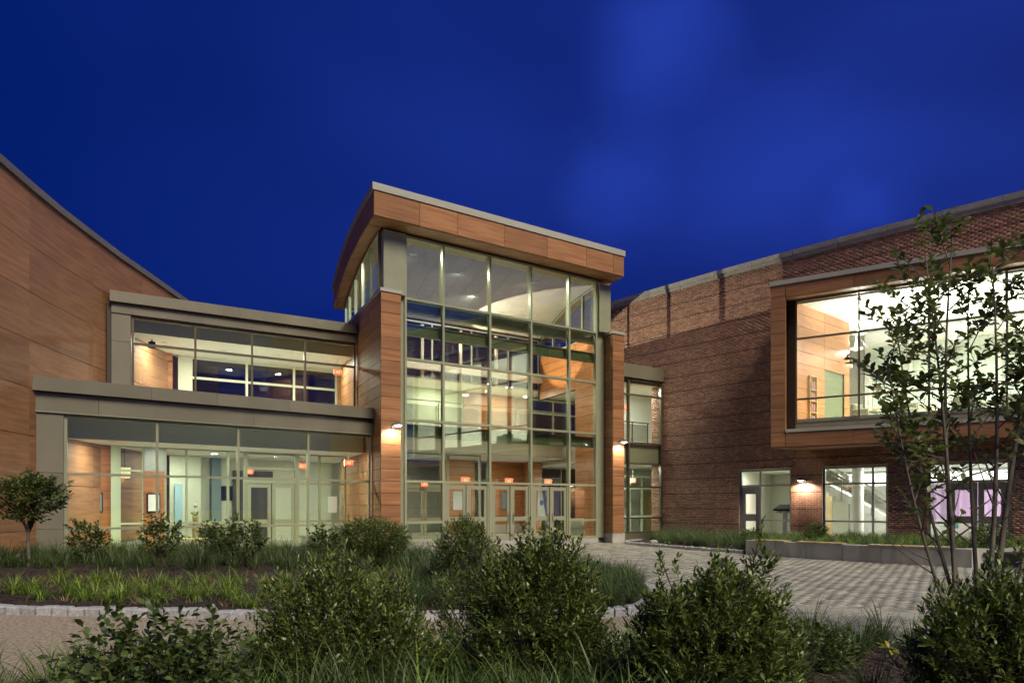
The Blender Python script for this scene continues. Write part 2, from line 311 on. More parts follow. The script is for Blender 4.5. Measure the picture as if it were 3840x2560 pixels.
def resample(pts, step):
    P = [Vector((*p[:2], 0)) for p in pts]; out = [P[0].copy()]; acc = 0; res = [P[0].copy()]; need = step
    for a, b in zip(P[:-1], P[1:]):
        seg = (b-a).length; t = need
        while t <= seg: res.append(a+(b-a)*(t/seg)); t += step
        need = t-seg
    return res
def inpoly(x, y, poly):
    c = False; j = len(poly)-1
    for i in range(len(poly)):
        xi, yi = poly[i]; xj, yj = poly[j]
        if (yi > y) != (yj > y) and x < (xj-xi)*(y-yi)/(yj-yi)+xi: c = not c
        j = i
    return c
def wall_pt(a, off=0):
    n = 60; x, y = 5.0, 29.64
    for i in range(n):
        h = R(46-.52*(a*(i+.5)/n)); x += math.cos(h)*a/n; y -= math.sin(h)*a/n
    h = R(46-.52*a); return (x+math.sin(h)*off, y+math.cos(h)*off, -h)
WP = [wall_pt(a)[:2] for a in np.arange(2, 27, 1.0)]
island = curb1 + [(-4.4, 19.4), (-12.2, 15.1), (-12.3, 12.0), (-12.3, 8.6)]
bed2 = curb2[::-1][:0] + [(5.3, 24.6), (4.44, 22.97), (5.52, 21.1), (6.31, 19.8), (7.3, 18.45)] + planter + [(15, 13.2), (19, 15)] + [p for p in WP[::-1]]
fore_edge = [(-9, 3.95), (-5, 4.2), (-2.5, 4.6), (0, 5.1), (1.2, 5.6), (2, 6.0), (3.2, 6.3), (4.4, 6.3), (5.4, 6.7), (6.3, 7.4), (7.3, 7.9), (9.5, 7.9), (12, 7)]
fore = fore_edge + [(12, .3), (-9, .3)]
pv = boxes('paving', [(-6, 18, 5.0, 28.5, -.055, -.012)], M['joint'], kind='structure')
V1, V2, near = [], [], []
px_, py_ = .235, .158
for j in range(int(23/py_)):
    y = 5.0+j*py_
    for i in range(int(24/px_)):
        x = -6+(i+(j % 2)*.5)*px_; cx, cy_ = x+px_/2, y+py_/2
        if inpoly(cx, cy_, island) or inpoly(cx, cy_, bed2): continue
        if cx < 2.45 and cy_ < 8.6 and cx < 2.45: continue
        if inpoly(cx, cy_, fore): continue
        wp = (cx-(-4.26))*-C.s + (cy_-19.1)*C.c
        if wp > .3 and cx < 5.6 and not (cx > 4.2 and wp < 1.75): continue
        dk = rnd.random() < .22
        dz = rnd.uniform(-.0025, .0025)
        near.append((cy_+abs(cx-4.4)*.35+(0 if cx > 2.6 else 9), (x+.004, x+px_-.004, y+.004, y+py_-.004, -.03, dz), dk))
near.sort(key=lambda t: t[0])
for k, (dist, b, dk) in enumerate(near):
    if k < 300:
        V = boxv(*b); o = boxes('paver', [b], M['paver2'] if dk else M['paver'], pv)
    else: (V2 if dk else V1).append(boxv(*b))
def boxmesh_np(name, L_, m, parent, kind='stuff', back=True):
    V = np.array(L_, dtype=np.float32).reshape(-1, 3); n = len(L_); f = np.array(BF if back else [BF[i] for i in (0, 1, 2, 3, 5)], dtype=np.int32)
    F = (f[None]+8*np.arange(n)[:, None, None]).reshape(-1, 4); return npmesh(name, V, F, m, parent, kind=kind)
boxmesh_np('tan_paving_stones', V1, M['paver'], pv); boxmesh_np('charcoal_paving_stones', V2, M['paver2'], pv)
# ---- beds
def bed(name, poly, zf, step=.16, kerb=None):
    xs = [p[0] for p in poly]; ys = [p[1] for p in poly]; bm = {}
    V, F = [], []
    nx = int((max(xs)-min(xs))/step)+1; ny = int((max(ys)-min(ys))/step)+1
    def vid(i, j):
        if (i, j) not in bm:
            x = min(xs)+i*step; y = min(ys)+j*step; bm[(i, j)] = len(V); V.append((x, y, zf(x, y)+rnd.uniform(-.012, .012)))
        return bm[(i, j)]
    for i in range(nx):
        for j in range(ny):
            x = min(xs)+(i+.5)*step; y = min(ys)+(j+.5)*step
            if inpoly(x, y, poly) and (kerb is None or dist_poly(x, y, kerb) > .125): F.append((vid(i, j), vid(i+1, j), vid(i+1, j+1), vid(i, j+1)))
    return mesh(name, V, F, M['mulch'], kind='structure', smooth=True)
def dist_poly(x, y, pts):
    best = 99
    for (ax, ay), (bx, by) in zip(pts[:-1], pts[1:]):
        L2_ = (bx-ax)**2+(by-ay)**2; t = max(0, min(1, ((x-ax)*(bx-ax)+(y-ay)*(by-ay))/L2_)); best = min(best, math.hypot(x-ax-t*(bx-ax), y-ay-t*(by-ay)))
    return best
def z_isl(x, y): return .075+.20*min(1, dist_poly(x, y, curb1)/2.2)
def z_fore(x, y): return .03+.06*min(1, dist_poly(x, y, fore_edge)/1.0)
def z_bed2(x, y):
    d = dist_poly(x, y, planter); side = x > 7.2
    return .40 if (x > 7.5 and y > 13) and d > .05 and (x-7.23)*.9+(y-18.2)*.6 > -1.0 and x > 7.4 else .10+.08*min(1, dist_poly(x, y, curb2)/1.5)
bed('planting_bed', island, z_isl, kerb=curb1); bed('front_planting_bed', fore, z_fore)
bed('wall_planting_bed', [(5.3, 24.6), (4.44, 22.97), (5.52, 21.1), (6.31, 19.8), (7.3, 18.45), (7.75, 18.3), (10.2, 24.0), (7.05, 27.4)], lambda x, y: .07+.08*min(1, dist_poly(x, y, curb2)/1.5), kerb=curb2)
bed('raised_planting_bed', [(7.4, 18.4)]+[(p[0]+.12, p[1]+.2) for p in planter[1:]]+[(12.6, 14.2), (19, 17.2)]+[wall_pt(a)[:2] for a in (18, 16, 14, 12, 10, 8, 6.6)], lambda x, y: .36)
def cobbles(pts, root, step, h, wdt, zb=-.03):
    P = resample(pts, step)
    for a, b in zip(P[:-1], P[1:]):
        ang = math.atan2(b.y-a.y, b.x-a.x); ln_ = (b-a).length-rnd.uniform(.016, .030); hh = h+rnd.uniform(-.012, .014); j = lambda s=.008: rnd.uniform(-s, s)
        V = []; yo = rnd.uniform(-.008, .008)
        for (zz, ins) in ((zb, 0), (hh*.82, 0), (hh, .018)):
            for (sx, sy) in ((0, 0), (1, 0), (1, 1), (0, 1)):
                V.append((ins+sx*(ln_-2*ins)+j(), yo+ins+sy*(wdt-2*ins)+j(), zz+j(.005)))
        F = [(0, 1, 5, 4), (1, 2, 6, 5), (2, 3, 7, 6), (3, 0, 4, 7), (4, 5, 9, 8), (5, 6, 10, 9), (6, 7, 11, 10), (7, 4, 8, 11), (8, 9, 10, 11)]
        mesh('cobble', V, F, M['granite'], root, (a.x, a.y, 0), ang)
k1 = thing('granite_kerb', 'rough grey granite block kerb round the big planting bed beside the tan path', 'kerb')
cobbles(curb1, k1, .235, .115, .16)
k2 = thing('granite_kerb', 'low granite block kerb between the brick wall bed and the plaza', 'kerb')
cobbles(curb2, k2, .24, .11, .14)
# ---- concrete planter wall
pw = thing('planter_wall', 'curved grey concrete planter wall with pale wooden seat boards', 'planter wall', (planter[0][0], planter[0][1], 0))
pl = [(p[0]-planter[0][0], p[1]-planter[0][1]) for p in planter]
RS = resample(pl, .93)
def sect(pts, th, z0, z1, name, m, root, gap=.008, off=0):
    for a, b in zip(pts[:-1], pts[1:]):
        ang = math.atan2(b.y-a.y, b.x-a.x); boxes(name, [(gap/2, (b-a).length-gap/2, off, off+th, z0, z1)], m, root, (a.x, a.y, 0), ang)
sect(RS, .40, -.04, .44, 'wall_section', M['conc'], pw)
e = RS[-1]; boxes('end_wall', [(0, 2.6, -.02, .36, -.04, .438)], M['conc'], pw, (e.x+.01, e.y+.02, 0), R(14))
RS2 = resample(pl, .31)
for a0, a1 in ((1, 4), (5, 9), (11, 17)):
    for a, b in zip(RS2[a0:a1], RS2[a0+1:a1+1]):
        ang = math.atan2(b.y-a.y, b.x-a.x)
        for q in range(3): boxes('seat_board', [(.001, (b-a).length-.001, -.015+q*.135, .112+q*.135, .443, .478)], M['seat'], pw, (a.x, a.y, 0), ang)
# =================================================================== left timber clad wall
WL = [(-11.2, 9.4), (-11.6, 11.5), (-11.88, 13.64), (-12.08, 14.69), (-12.3, 15.99), (-12.45, 17.37), (-12.6, 18.84), (-12.7, 20.9), (-12.84, 23.2), (-13.0, 26)]
wb = thing('auditorium_wing', 'tall curved wing clad in large brown wood panels at the left edge', 'building')
def strip_panel(name, pts, z0, z1, th, m, root, gap=.0):
    """curved slab following pts, thickness to the left (-x)"""
    V, F = [], []; n = len(pts)
    for i, p in enumerate(pts):
        a = pts[max(0, i-1)]; b = pts[min(n-1, i+1)]; d = Vector((b[0]-a[0], b[1]-a[1])).normalized(); nx, ny = -d.y, d.x
        for (q, zz) in ((0, z0), (0, z1), (th, z1), (th, z0)): V.append((p[0]+nx*q, p[1]+ny*q, zz))
    for i in range(n-1):
        for k in range(4): a = i*4+k; b = i*4+(k+1) % 4; F.append((a, a+4, b+4, b))
    F.append((0, 1, 2, 3)); F.append(tuple((n-1)*4+k for k in (3, 2, 1, 0)))
    return mesh(name, V, F, m, root)
def sub_pts(pts, y0, y1):
    def at(y):
        for a, b in zip(pts[:-1], pts[1:]):
            if a[1] <= y <= b[1]: t = (y-a[1])/(b[1]-a[1]); return (a[0]+(b[0]-a[0])*t, y)
    return [at(y0)]+[p for p in pts if y0+.05 < p[1] < y1-.05]+[at(y1)]
strip_panel('wall_core', [(x-.06, y) for x, y in WL], .3, 9.42, .3, M['wood_base'], wb)
zj = [.36, .87, 2.06, 3.26, 4.46, 5.66, 6.86, 8.06, 9.42]; yj = [9.4, 12.25, 14.72, 17.5, 20.15, 23.0, 26]
for i in range(len(yj)-1):
    for j in range(len(zj)-1): strip_panel('panel', sub_pts(WL, yj[i]+.003, yj[i+1]-.003), zj[j]+.007, zj[j+1]-.007, .05, M['wood'], wb)
strip_panel('concrete_base', [(x+.03, y) for x, y in WL], -.05, .345, .4, M['stone'], wb)
strip_panel('roof_edge', [(x+.07, y) for x, y in WL], 9.43, 9.62, .45, M['metal'], wb)
# =================================================================== lower glazed wing (L1)
g1 = thing('glazed_wing', 'low wing with grey metal cornice and four wide window bays, left of the entrance', 'building', (*F1.o, 0), F1.a)
X1 = 8.86
boxes('column', [(0.0, .60, 0, .25, 2.362, 3.895)], M['metal'], g1); boxes('column', [(0.0, .60, 0, .25, .912, 2.35)], M['metal'], g1); boxes('column', [(0.0, .60, 0, .25, -.05, .90)], M['metal'], g1)
boxes('wall_base', [(.6, 8.9, .02, .22, -.05, .16)], M['metal'], g1)
for a0, a1 in ((0, 1.35), (1.35, 5.2), (5.2, 8.95)): boxes('fascia_panel', [(a0+.004, a1-.004, -.03, .3, 3.93, 4.40)], M['metal'], g1)
for a0, a1 in ((-.03, 2.55), (2.55, 4.2), (4.2, 6.2), (6.2, 8.95)):
    boxes('cornice', [(a0+.003, a1-.003, -.16, .5, 4.43, 4.62), (a0+.003, a1-.003, -.12, .5, 4.623, 4.79)], M['metal'], g1)
boxes('cornice_groove', [(0, 8.9, .0, .3, 4.39, 4.44)], M['dark'], g1)
boxes('head_trim', [(.02, 8.9, -.05, .25, 3.90, 3.925)], M['frame'], g1)
glazing(g1, [.64, 2.69, 4.78, 6.83, 8.85], [.20, .89, 2.34, 3.86], .05)
boxes('roof_slab', [(-.1, 8.9, .31, 5.5, 4.36, 4.6)], M['metal'], g1)
boxes('end_return', [(-.12, -.01, .02, 3.2, -.05, 4.4)], M['dark'], g1)
# interior of L1
boxes('floor_slab', [(.02, 9.4, .25, 6.5, -.05, .02)], M['floor_l'], g1)
boxes('ceiling', [(.02, 9.6, 1.0, 6.5, 3.36, 3.40)], M['ceil'], g1); boxes('bulkhead', [(.02, 8.95, .95, 1.0, 3.36, 4.3)], M['white'], g1)
boxes('ceiling_end', [(.02, 8.95, .26, .95, 4.2, 4.25)], M['white'], g1)
boxes('side_wall', [(.0, .02, .25, 6.4, 0, 4.3)], M['green'], g1)
zz = [.02, .62, 1.22, 1.82, 2.42, 3.02, 3.36]
zz = [.02, .70, 1.95, 2.75, 3.36]
panels(g1, 'x', 2.6, .08, [.90, 1.58], zz, M['wood_in'])
panels(g1, 'x', 2.6, .08, [.03, .90], [2.7, 3.02, 3.36], M['wood_in'])
boxes('wall_column', [(1.58, 1.78, 2.55, 2.8, .02, 3.36)], M['green'], g1); boxes('wall_panel', [(.62, .90, 2.62, 2.7, .95, 2.7)], M['green'], g1)
boxes('wainscot', [(.5, .90, 2.61, 2.7, .02, .95)], M['doorw'], g1)
glazing(g1, [.06, .42, .60], [.02, .95, 2.2, 2.68], 2.62, 'inner_window', M['white'], M['glass_s'], .05, .08)
panels(g1, 'x', 2.62, .08, [2.42, 3.0], [.02, .70, 1.95, 2.6], M['wood_in'])
glazing(g1, [1.80, 2.42], [.12, .95, 2.6, 3.36], 2.64, 'inner_window', M['green'], M['glass_s'], .06, .1)
glazing(g1, [3.02, 3.62, 4.85, 5.36], [.12, .95, 2.45, 3.36], 2.64, 'inner_window', M['frame'], M['glass_s'], .07, .1)
boxes('transom_panel', [(2.42, 3.0, 2.64, 2.72, 2.6, 3.36)], M['frame_w'], g1)
boxes('door_head', [(5.38, 7.1, 2.64, 2.74, 2.28, 2.40)], M['doorp'], g1); glazing(g1, [5.42, 7.06], [2.44, 2.8, 3.32], 2.64, 'transom_window', M['doorp'], M['glass_s'], .08, .1)
def door(root, x0, x1, y, z1, m, hand=1, bar=True, z0=.03, gl=None, mid=.93, name='door'):
    st = .11; f = boxes(name, [(x0, x0+st, y, y+.05, z0, z1), (x1-st, x1, y, y+.05, z0, z1), (x0+st, x1-st, y+.002, y+.048, z1-.13, z1), (x0+st, x1-st, y+.002, y+.048, mid-.06, mid+.10), (x0+st, x1-st, y+.002, y+.048, z0, z0+.24)], m, root)
    for a, b in ((z0+.24, mid-.06), (mid+.10, z1-.13)): boxes('pane', [(x0+st, x1-st, y+.018, y+.03, a, b)], gl or M['glass_s'], f)
    if bar: boxes('panic_bar', [(x0+.05, x0+.35, y+.055, y+.12, mid-.02, mid+.04), (x0+.35, x1-.05, y+.06, y+.10, mid-.005, mid+.025)] if hand > 0 else [(x1-.35, x1-.05, y+.055, y+.12, mid-.02, mid+.04), (x0+.05, x1-.35, y+.06, y+.10, mid-.005, mid+.025)], M['brass'], f)
    hx = x1-.06 if hand > 0 else x0+.06
    boxes('handle', [(hx-.012, hx+.012, y-.05, y-.03, mid-.12, mid+.22), (hx-.01, hx+.01, y-.03, y, mid-.1, mid-.08), (hx-.01, hx+.01, y-.03, y, mid+.18, mid+.20)], M['steel'], f)
    return f
door(g1, 5.46, 6.22, 2.66, 2.27, M['doorp'], 1); door(g1, 6.26, 7.02, 2.66, 2.27, M['doorp'], -1)
boxes('door_post', [(5.37, 5.45, 2.64, 2.76, 0, 2.28), (7.03, 7.11, 2.64, 2.76, 0, 2.28)], M['doorp'], g1)
glazing(g1, [7.14, 7.9, 8.85], [.12, .95, 2.3, 3.36], 2.64, 'inner_window', M['frame'], M['glass_s'], .07, .1)
# back room walls behind L1
boxes('back_wall', [(.02, 1.8, 6.3, 6.4, 0, 3.4), (2.25, 3.2, 6.3, 6.4, 0, 3.4), (3.3, 4.3, 5.4, 5.5, 0, 3.4), (4.3, 4.74, 6.3, 6.4, 0, 3.4), (5.1, 9.4, 6.3, 6.4, 0, 3.4)], M['cream'], g1)
boxes('back_wall', [(4.75, 5.08, 6.2, 6.3, 0, 3.4)], M['teal'], g1); boxes('back_wall', [(1.82, 2.23, 5.0, 5.1, 0, 2.3)], M['blue'], g1)
boxes('back_wall', [(3.45, 3.7, 5.3, 5.38, .9, 2.3)], M['blue'], g1)
boxes('door_frame', [(2.22, 2.34, 4.9, 5.0, 0, 2.3)], M['doorw'], g1)
boxes('dark_opening', [(5.5, 7.0, 6.22, 6.29, 0, 2.9)], M['dark'], g1)
tb = thing('reception_desk', 'low dark counter seen through the second window bay from the left', 'counter', F1.P(4.45, 4.2, .02), F1.a)
boxes('front', [(-.6, .6, 0, .05, 0, .8)], M['dark'], tb); boxes('top', [(-.65, .65, -.05, .5, .8, .84)], M['shelfw'], tb)
tp = thing('potted_plant', 'white orchid in a tan pot behind the second window bay', 'potted plant', F1.P(4.0, 4.0, .95), F1.a)
lathe('pot', [(.0, 0), (.09, 0), (.12, .22), (.10, .22)], M['doorw'], tp); 
V, F = [], []
for k in range(18):
    a = rnd.uniform(0, 6.28); h = rnd.uniform(.2, .4); r_ = rnd.uniform(.05, .2); n = len(V)
    V += [(0, 0, .2), (math.cos(a)*r_-.02, math.sin(a)*r_, h), (math.cos(a)*r_*1.3, math.sin(a)*r_*1.3, h+.03), (math.cos(a)*r_+.02, math.sin(a)*r_, h)]; F.append((n, n+1, n+2, n+3))
mesh('leaves', V, F, M['gr1'], tp)
lathe('flower', [(.0, .5), (.05, .48), (.07, .55), (.03, .62), (0, .63)], M['paper'], tp, n=8)
pst = thing('plant_stand', 'slim pale stand carrying the potted orchid', 'stand', F1.P(4.0, 4.0, .02), F1.a)
boxes('post', [(-.08, .08, -.08, .08, 0, .9)], M['shelfw'], pst); boxes('top', [(-.15, .15, -.15, .15, .9, .928)], M['shelfw'], pst)
lm = thing('pendant_lamp', 'drum shaped cream pendant lamp behind the leftmost ground floor bay', 'pendant lamp', F1.P(1.93, 3.6, 3.36), F1.a)
lathe('shade', [(.17, -.95), (.19, -.62), (.185, -.62), (.165, -.95)], M['shade'], lm); lathe('shade_top', [(0, -.64), (.18, -.63)], M['shade'], lm)
cyl('cord', (0, 0, 0), (0, 0, -.64), .008, .008, M['black'], lm, n=6)
light('POINT', (0, 0, -.8), 6, (1, .75, .45), .05, lm)
for k, (x, y, e) in enumerate([(1.6, 1.35, 75), (3.9, 1.4, 85), (5.9, 1.35, 85), (7.9, 1.4, 60)]):
    downlight(F1, x, y, 3.36, e, ORD[k]+' small ceiling downlight from the left in the low glazed wing')
for k, (x, y, e) in enumerate([(1.2, 4.5, 85), (3.7, 4.3, 110), (6.2, 4.2, 70), (8.3, 4.4, 60)]):
    downlight(F1, x, y, 3.36, e, ORD[k]+' downlight from the left in the corridor ceiling behind the low wing doors')
def bench(fr, x, y, z, label, m):
    t = thing('lobby_bench', label, 'bench', fr.P(x, y, z), fr.a)
    rbox('seat', (-.7, .7, -.22, .22, .40, .47), m, t, r=.02)
    for sx in (-.6, .6): boxes('leg', [(sx-.03, sx+.03, -.2, .2, 0, .40)], M['steel'], t)
bench(F1, 3.6, 1.9, .02, 'low wood topped bench behind the second ground floor window bay', M['shelfw']); bench(F1, 7.6, 1.6, .02, 'dark bench at the right end of the low glazed wing', M['chairf'])
for kx, (bx, by_, lab) in enumerate([(1.2, 1.9, 'framed notice board on the wood wall at the left of the low wing'), (2.7, 2.0, 'small framed notice on the wood strip beside the first mullion')]):
    nb = thing('notice_board', lab, 'notice board', F1.P(bx, 2.585, 1.6), F1.a); boxes('frame', [(-.22, .22, 0, .012, -.3, .3)], M['darkframe'], nb); boxes('sheet', [(-.18, .18, -.006, -.001, -.26, .26)], M['paper'] if kx else M['teal'], nb)
tv = thing('wall_screen', 'dark wall screen on the cream back wall of the low wing', 'screen', F1.P(5.3, 6.28, 2.0), F1.a); rbox('screen', (-.45, .45, -.05, 0, -.28, .28), M['black'], tv, r=.01)
ps = boxes('poster', [(-.2, .2, 0, .01, -.3, .3)], M['paper'], loc=F1.P(8.35, 2.58, 1.55), rz=F1.a); tag(ps, 'white paper notice on the glass near the right end of the low wing', 'notice')
# =================================================================== upper glazed wing (L2)
g2 = thing('upper_glazed_wing', 'upper storey with grey metal cornice and ribbon window above the low wing', 'building', (*F2.o, 0), F2.a)
boxes('column', [(0, .50, 0, .25, 6.61, 7.47)], M['metal'], g2); boxes('column', [(0, .50, 0, .25, 4.5, 6.60)], M['metal'], g2)
boxes('fascia_panel', [(0, 7.6, -.03, .3, 7.47, 7.76)], M['metal'], g2)
for a0, a1 in ((-.03, 3.6), (3.6, 7.6)): boxes('cornice', [(a0+.003, a1-.003, -.14, .5, 7.79, 7.96), (a0+.003, a1-.003, -.10, .5, 7.963, 8.13)], M['metal'], g2)
boxes('cornice_groove', [(0, 7.6, .0, .3, 7.75, 7.795)], M['dark'], g2)
boxes('roof_slab', [(-.1, 7.5, .31, 6.0, 7.75, 7.9)], M['metal'], g2); boxes('end_return', [(-.12, -.01, .02, 3, 4.5, 7.8)], M['dark'], g2)
glazing(g2, [.55, 2.28, 3.98, 5.70, 7.44], [4.72, 6.60, 7.41], .05, m=M['frame_d'])
boxes('floor_slab', [(.02, 7.5, .25, 5, 4.5, 4.62)], M['floor_l'], g2)
boxes('bulkhead', [(.02, 7.55, .75, .83, 7.12, 7.6)], M['white'], g2); boxes('ceiling_core', [(.02, 7.9, .83, 5, 7.17, 7.2)], M['white'], g2)
for i in range(13):
    for j in range(4): boxes('ceiling_tile', [(.04+i*.6, .634+i*.6, .84+j*.7, .84+j*.7+.692, 7.145, 7.165)], M['ceil'], g2)
boxes('side_wall', [(.02, .06, .8, 3.5, 4.6, 7.15)], M['green'], g2)
boxes('wall_pier', [(.1, .62, 3.5, 3.6, 4.6, 7.15)], M['green'], g2); panels(g2, 'x', 3.45, .08, [.62, 1.45], [4.62, 5.2, 5.8, 6.4, 6.85], M['wood_in']); panels(g2, 'y', 1.47, -.06, [3.5, 4.2], [4.62, 5.2, 5.8, 6.4, 6.85], M['wood_in'])
boxes('wood_beam', [(.06, 1.47, 3.3, 3.6, 6.86, 7.14)], M['wood_in'], g2)
boxes('wall_column', [(1.65, 2.05, 3.48, 3.7, 4.6, 7.14)], M['cream'], g2)
glazing(g2, [2.08, 4.0, 5.75, 7.42], [4.66, 6.35, 7.1], 3.5, 'back_window', M['cream'], M['glass_k'], .09, .12)
panels(g2, 'x', 3.45, .08, [7.46, 8.3], [4.62, 5.2, 5.8, 6.4, 7.14], M['wood_in'])
for k, (x, y, e) in enumerate([(1.3, 1.8, 110), (3.2, 2.0, 120), (5.0, 1.9, 120), (6.8, 2.0, 100)]):
    downlight(F2, x, y, 7.14, e, ORD[k]+' small ceiling downlight from the left behind the upper ribbon window')
sp = thing('wall_speaker', 'small black speaker under the ceiling at the left of the upper wing', 'speaker', F2.P(.95, 1.6, 6.98), F2.a)
rbox('body', (-.1, .1, -.08, .08, -.12, .1), M['black'], sp, r=.015); boxes('bracket', [(-.02, .02, -.02, .02, .1, .165)], M['black'], sp)
# =================================================================== entrance pavilion (C)
ent = thing('entrance_pavilion', 'tall glass entrance hall with wood clad piers and projecting wood faced roof', 'building', (*C.o, 0), C.a)
J = [8.2-.392*k for k in range(20, -1, -1)]; J[0] = .40
# left pier
boxes('pier_core', [(.02, .66, .03, .9, .39, 8.48), (.06, .30, .9, 5.35, .0, 8.46)], M['wood_base'], ent)
JL = J + [8.47]
panels(ent, 'x', .0, .03, [0, .68], JL)
panels(ent, 'y', .0, .03, [.03, 1.35, 2.75, 4.1, 5.4], JL)
boxes('pier_base', [(-.02, .70, -.02, .92, -.05, .39)], M['stone'], ent); boxes('wall_base', [(-.01, .3, .92, 5.4, -.05, .39)], M['stone'], ent)
boxes('pier_cap', [(-.03, .72, -.03, .95, 8.485, 8.60)], M['cap'], ent)
boxes('sill_cap', [(-.02, .34, .95, 5.42, 8.485, 8.60)], M['cap'], ent)
boxes('upper_column', [(.20, .97, .35, .70, 8.60, 10.68)], M['frame'], ent)
boxes('reveal_panel', [(.69, .98, .50, .60, .2, 8.6)], M['frame'], ent)
# right pier
boxes('pier_core', [(9.62, 10.16, .03, .9, .39, 8.48)], M['wood_base'], ent)
panels(ent, 'x', 0, .03, [9.59, 10.185], JL); panels(ent, 'y', 9.59, .03, [.03, .9], JL)
boxes('pier_base', [(9.56, 10.21, -.02, .92, -.05, .39)], M['stone'], ent); boxes('pier_cap', [(9.55, 10.22, -.03, .95, 8.485, 8.60)], M['cap'], ent)
boxes('upper_column', [(9.20, 9.76, .35, .75, 8.60, 10.55)], M['frame'], ent); boxes('reveal_panel', [(9.16, 9.58, .55, .7, .2, 8.6)], M['frame'], ent)
# right side wall (inside face wood, behind the glass)
boxes('wall_core', [(9.40, 9.58, .9, 2.29, .2, 8.6), (9.40, 9.58, 2.31, 5.4, 6.6, 8.6)], M['wood_base'], ent)
ZI = [.21+.395*k for k in range(0, 20)]
panels(ent, 'y', 9.37, .03, [.66, 2.3], [z for z in ZI+[8.12, 8.58] if z > .15], M['wood_in']); panels(ent, 'y', 9.37, .03, [2.3, 5.2], [6.58, 6.97, 7.37, 7.77, 8.17, 8.58], M['wood_in'])
# main curtain wall
XS = [1.0, 2.39, 4.24, 6.01, 7.78, 9.12]; ZS = [.25, .93, 2.34, 4.44, 6.52, 8.56, 10.66]
blank = {(i, j) for i in (1, 2, 3) for j in (0, 1)}
cw = glazing(ent, XS, ZS, .45, 'curtain_wall', M['frame'], M['glass_c'], .08, .16, blank=blank, skip_h={(i, j) for i in (1, 2, 3) for j in (0, 1)})
boxes('threshold', [(.97, 9.16, .40, .66, -.05, .20)], M['stone'], ent)
for i in (1, 2, 3):
    a, b = XS[i]+.045, XS[i+1]-.045; m_ = (a+b)/2
    boxes('door_jamb', [(a, a+.07, .47, .60, .205, 2.30), (b-.07, b, .47, .60, .205, 2.30), (m_-.04, m_+.04, .45, .60, .205, 2.24)], M['doorp'], ent)
    door(ent, a+.075, m_-.045, .50, 2.235, M['doorp'], 1, z0=.215, mid=1.0); door(ent, m_+.045, b-.075, .50, 2.235, M['doorp'], -1, z0=.215, mid=1.0)
# roof with curved underside
prof = [(-.23, 10.79), (1.2, 10.72), (2.8, 10.50), (4.15, 10.07), (5.05, 9.67), (5.44, 9.40)]
def rz_(y):
    for (a, za), (b, zb) in zip(prof[:-1], prof[1:]):
        if a <= y <= b: return za+(zb-za)*(y-a)/(b-a)
    return prof[-1][1]
def extr(name, prof_, x0, x1, dz0, dz1, m, root, y0=None, y1=None):
    ys = sorted(set([p[0] for p in prof_ if (y0 is None or p[0] > y0) and (y1 is None or p[0] < y1)]+([y0] if y0 is not None else [])+([y1] if y1 is not None else [])))
    V, F = [], []
    fine = []
    for a, b in zip(ys[:-1], ys[1:]): fine += list(np.linspace(a, b, 4)[:-1])
    fine.append(ys[-1])
    for y in fine: z = smz(y); V += [(x0, y, z+dz0), (x1, y, z+dz0), (x1, y, z+dz1), (x0, y, z+dz1)]
    n = len(fine)
    for i in range(n-1):
        for k in range(4): a = i*4+k; b = i*4+(k+1) % 4; F.append((a, b, b+4, a+4))
    F.append((3, 2, 1, 0)); F.append(tuple((n-1)*4+k for k in range(4)))
    return mesh(name, V, F, m, root)
pc = np.polyfit([p[0] for p in prof], [p[1] for p in prof], 3)
def smz(y): return float(np.polyval(pc, y))
RX0, RX1 = -.30, 9.97
extr('roof_core', prof, RX0+.03, RX1-.03, .012, .98, M['wood_base'], ent, -.20, 5.40)
sj = [-.30]+[s_ for s_ in (1.25, 2.62, 4.44, 6.28, 8.1, 9.42)]+[9.97]
for a, b in zip(sj[:-1], sj[1:]):
    boxes('fascia_panel', [(a+.006, b-.006, -.235, -.203, 10.785, 11.56)], M['wood'], ent)
    boxes('soffit_panel', [(a+.006, b-.006, -.20, .44, 10.765, 10.785)], M['soffit'], ent)
ysd = [-.20, 1.2, 2.6, 3.9, 5.40]
for a, b in zip(ysd[:-1], ysd[1:]):
    extr('fascia_panel', prof, RX0, RX0+.028, -.01, .77, M['wood'], ent, a+.005, b-.005); extr('fascia_panel', prof, RX1-.028, RX1, -.01, .77, M['wood'], ent, a+.005, b-.005)
    extr('soffit_panel', prof, RX0+.03, .15, -.012, .010, M['soffit'], ent, max(a+.005, .45), b-.005); extr('soffit_panel', prof, 9.5, RX1-.03, -.012, .010, M['soffit'], ent, max(a+.005, .45), b-.005)
extr('roof_edge', prof, RX0-.05, RX1+.05, .79, 1.02, M['cap'], ent, -.27, 5.5)
# ceiling tiles under the roof
for i in range(15):
    for j in range(8):
        a = .5+j*.6; extr('ceiling_tile', [(a, 0), (a+.6, 0)], .25+i*.61, .25+i*.61+.60, -.05, -.03, M['ceil_g'], ent, max(a, .62)+.004, min(a+.6, 5.2)-.004)
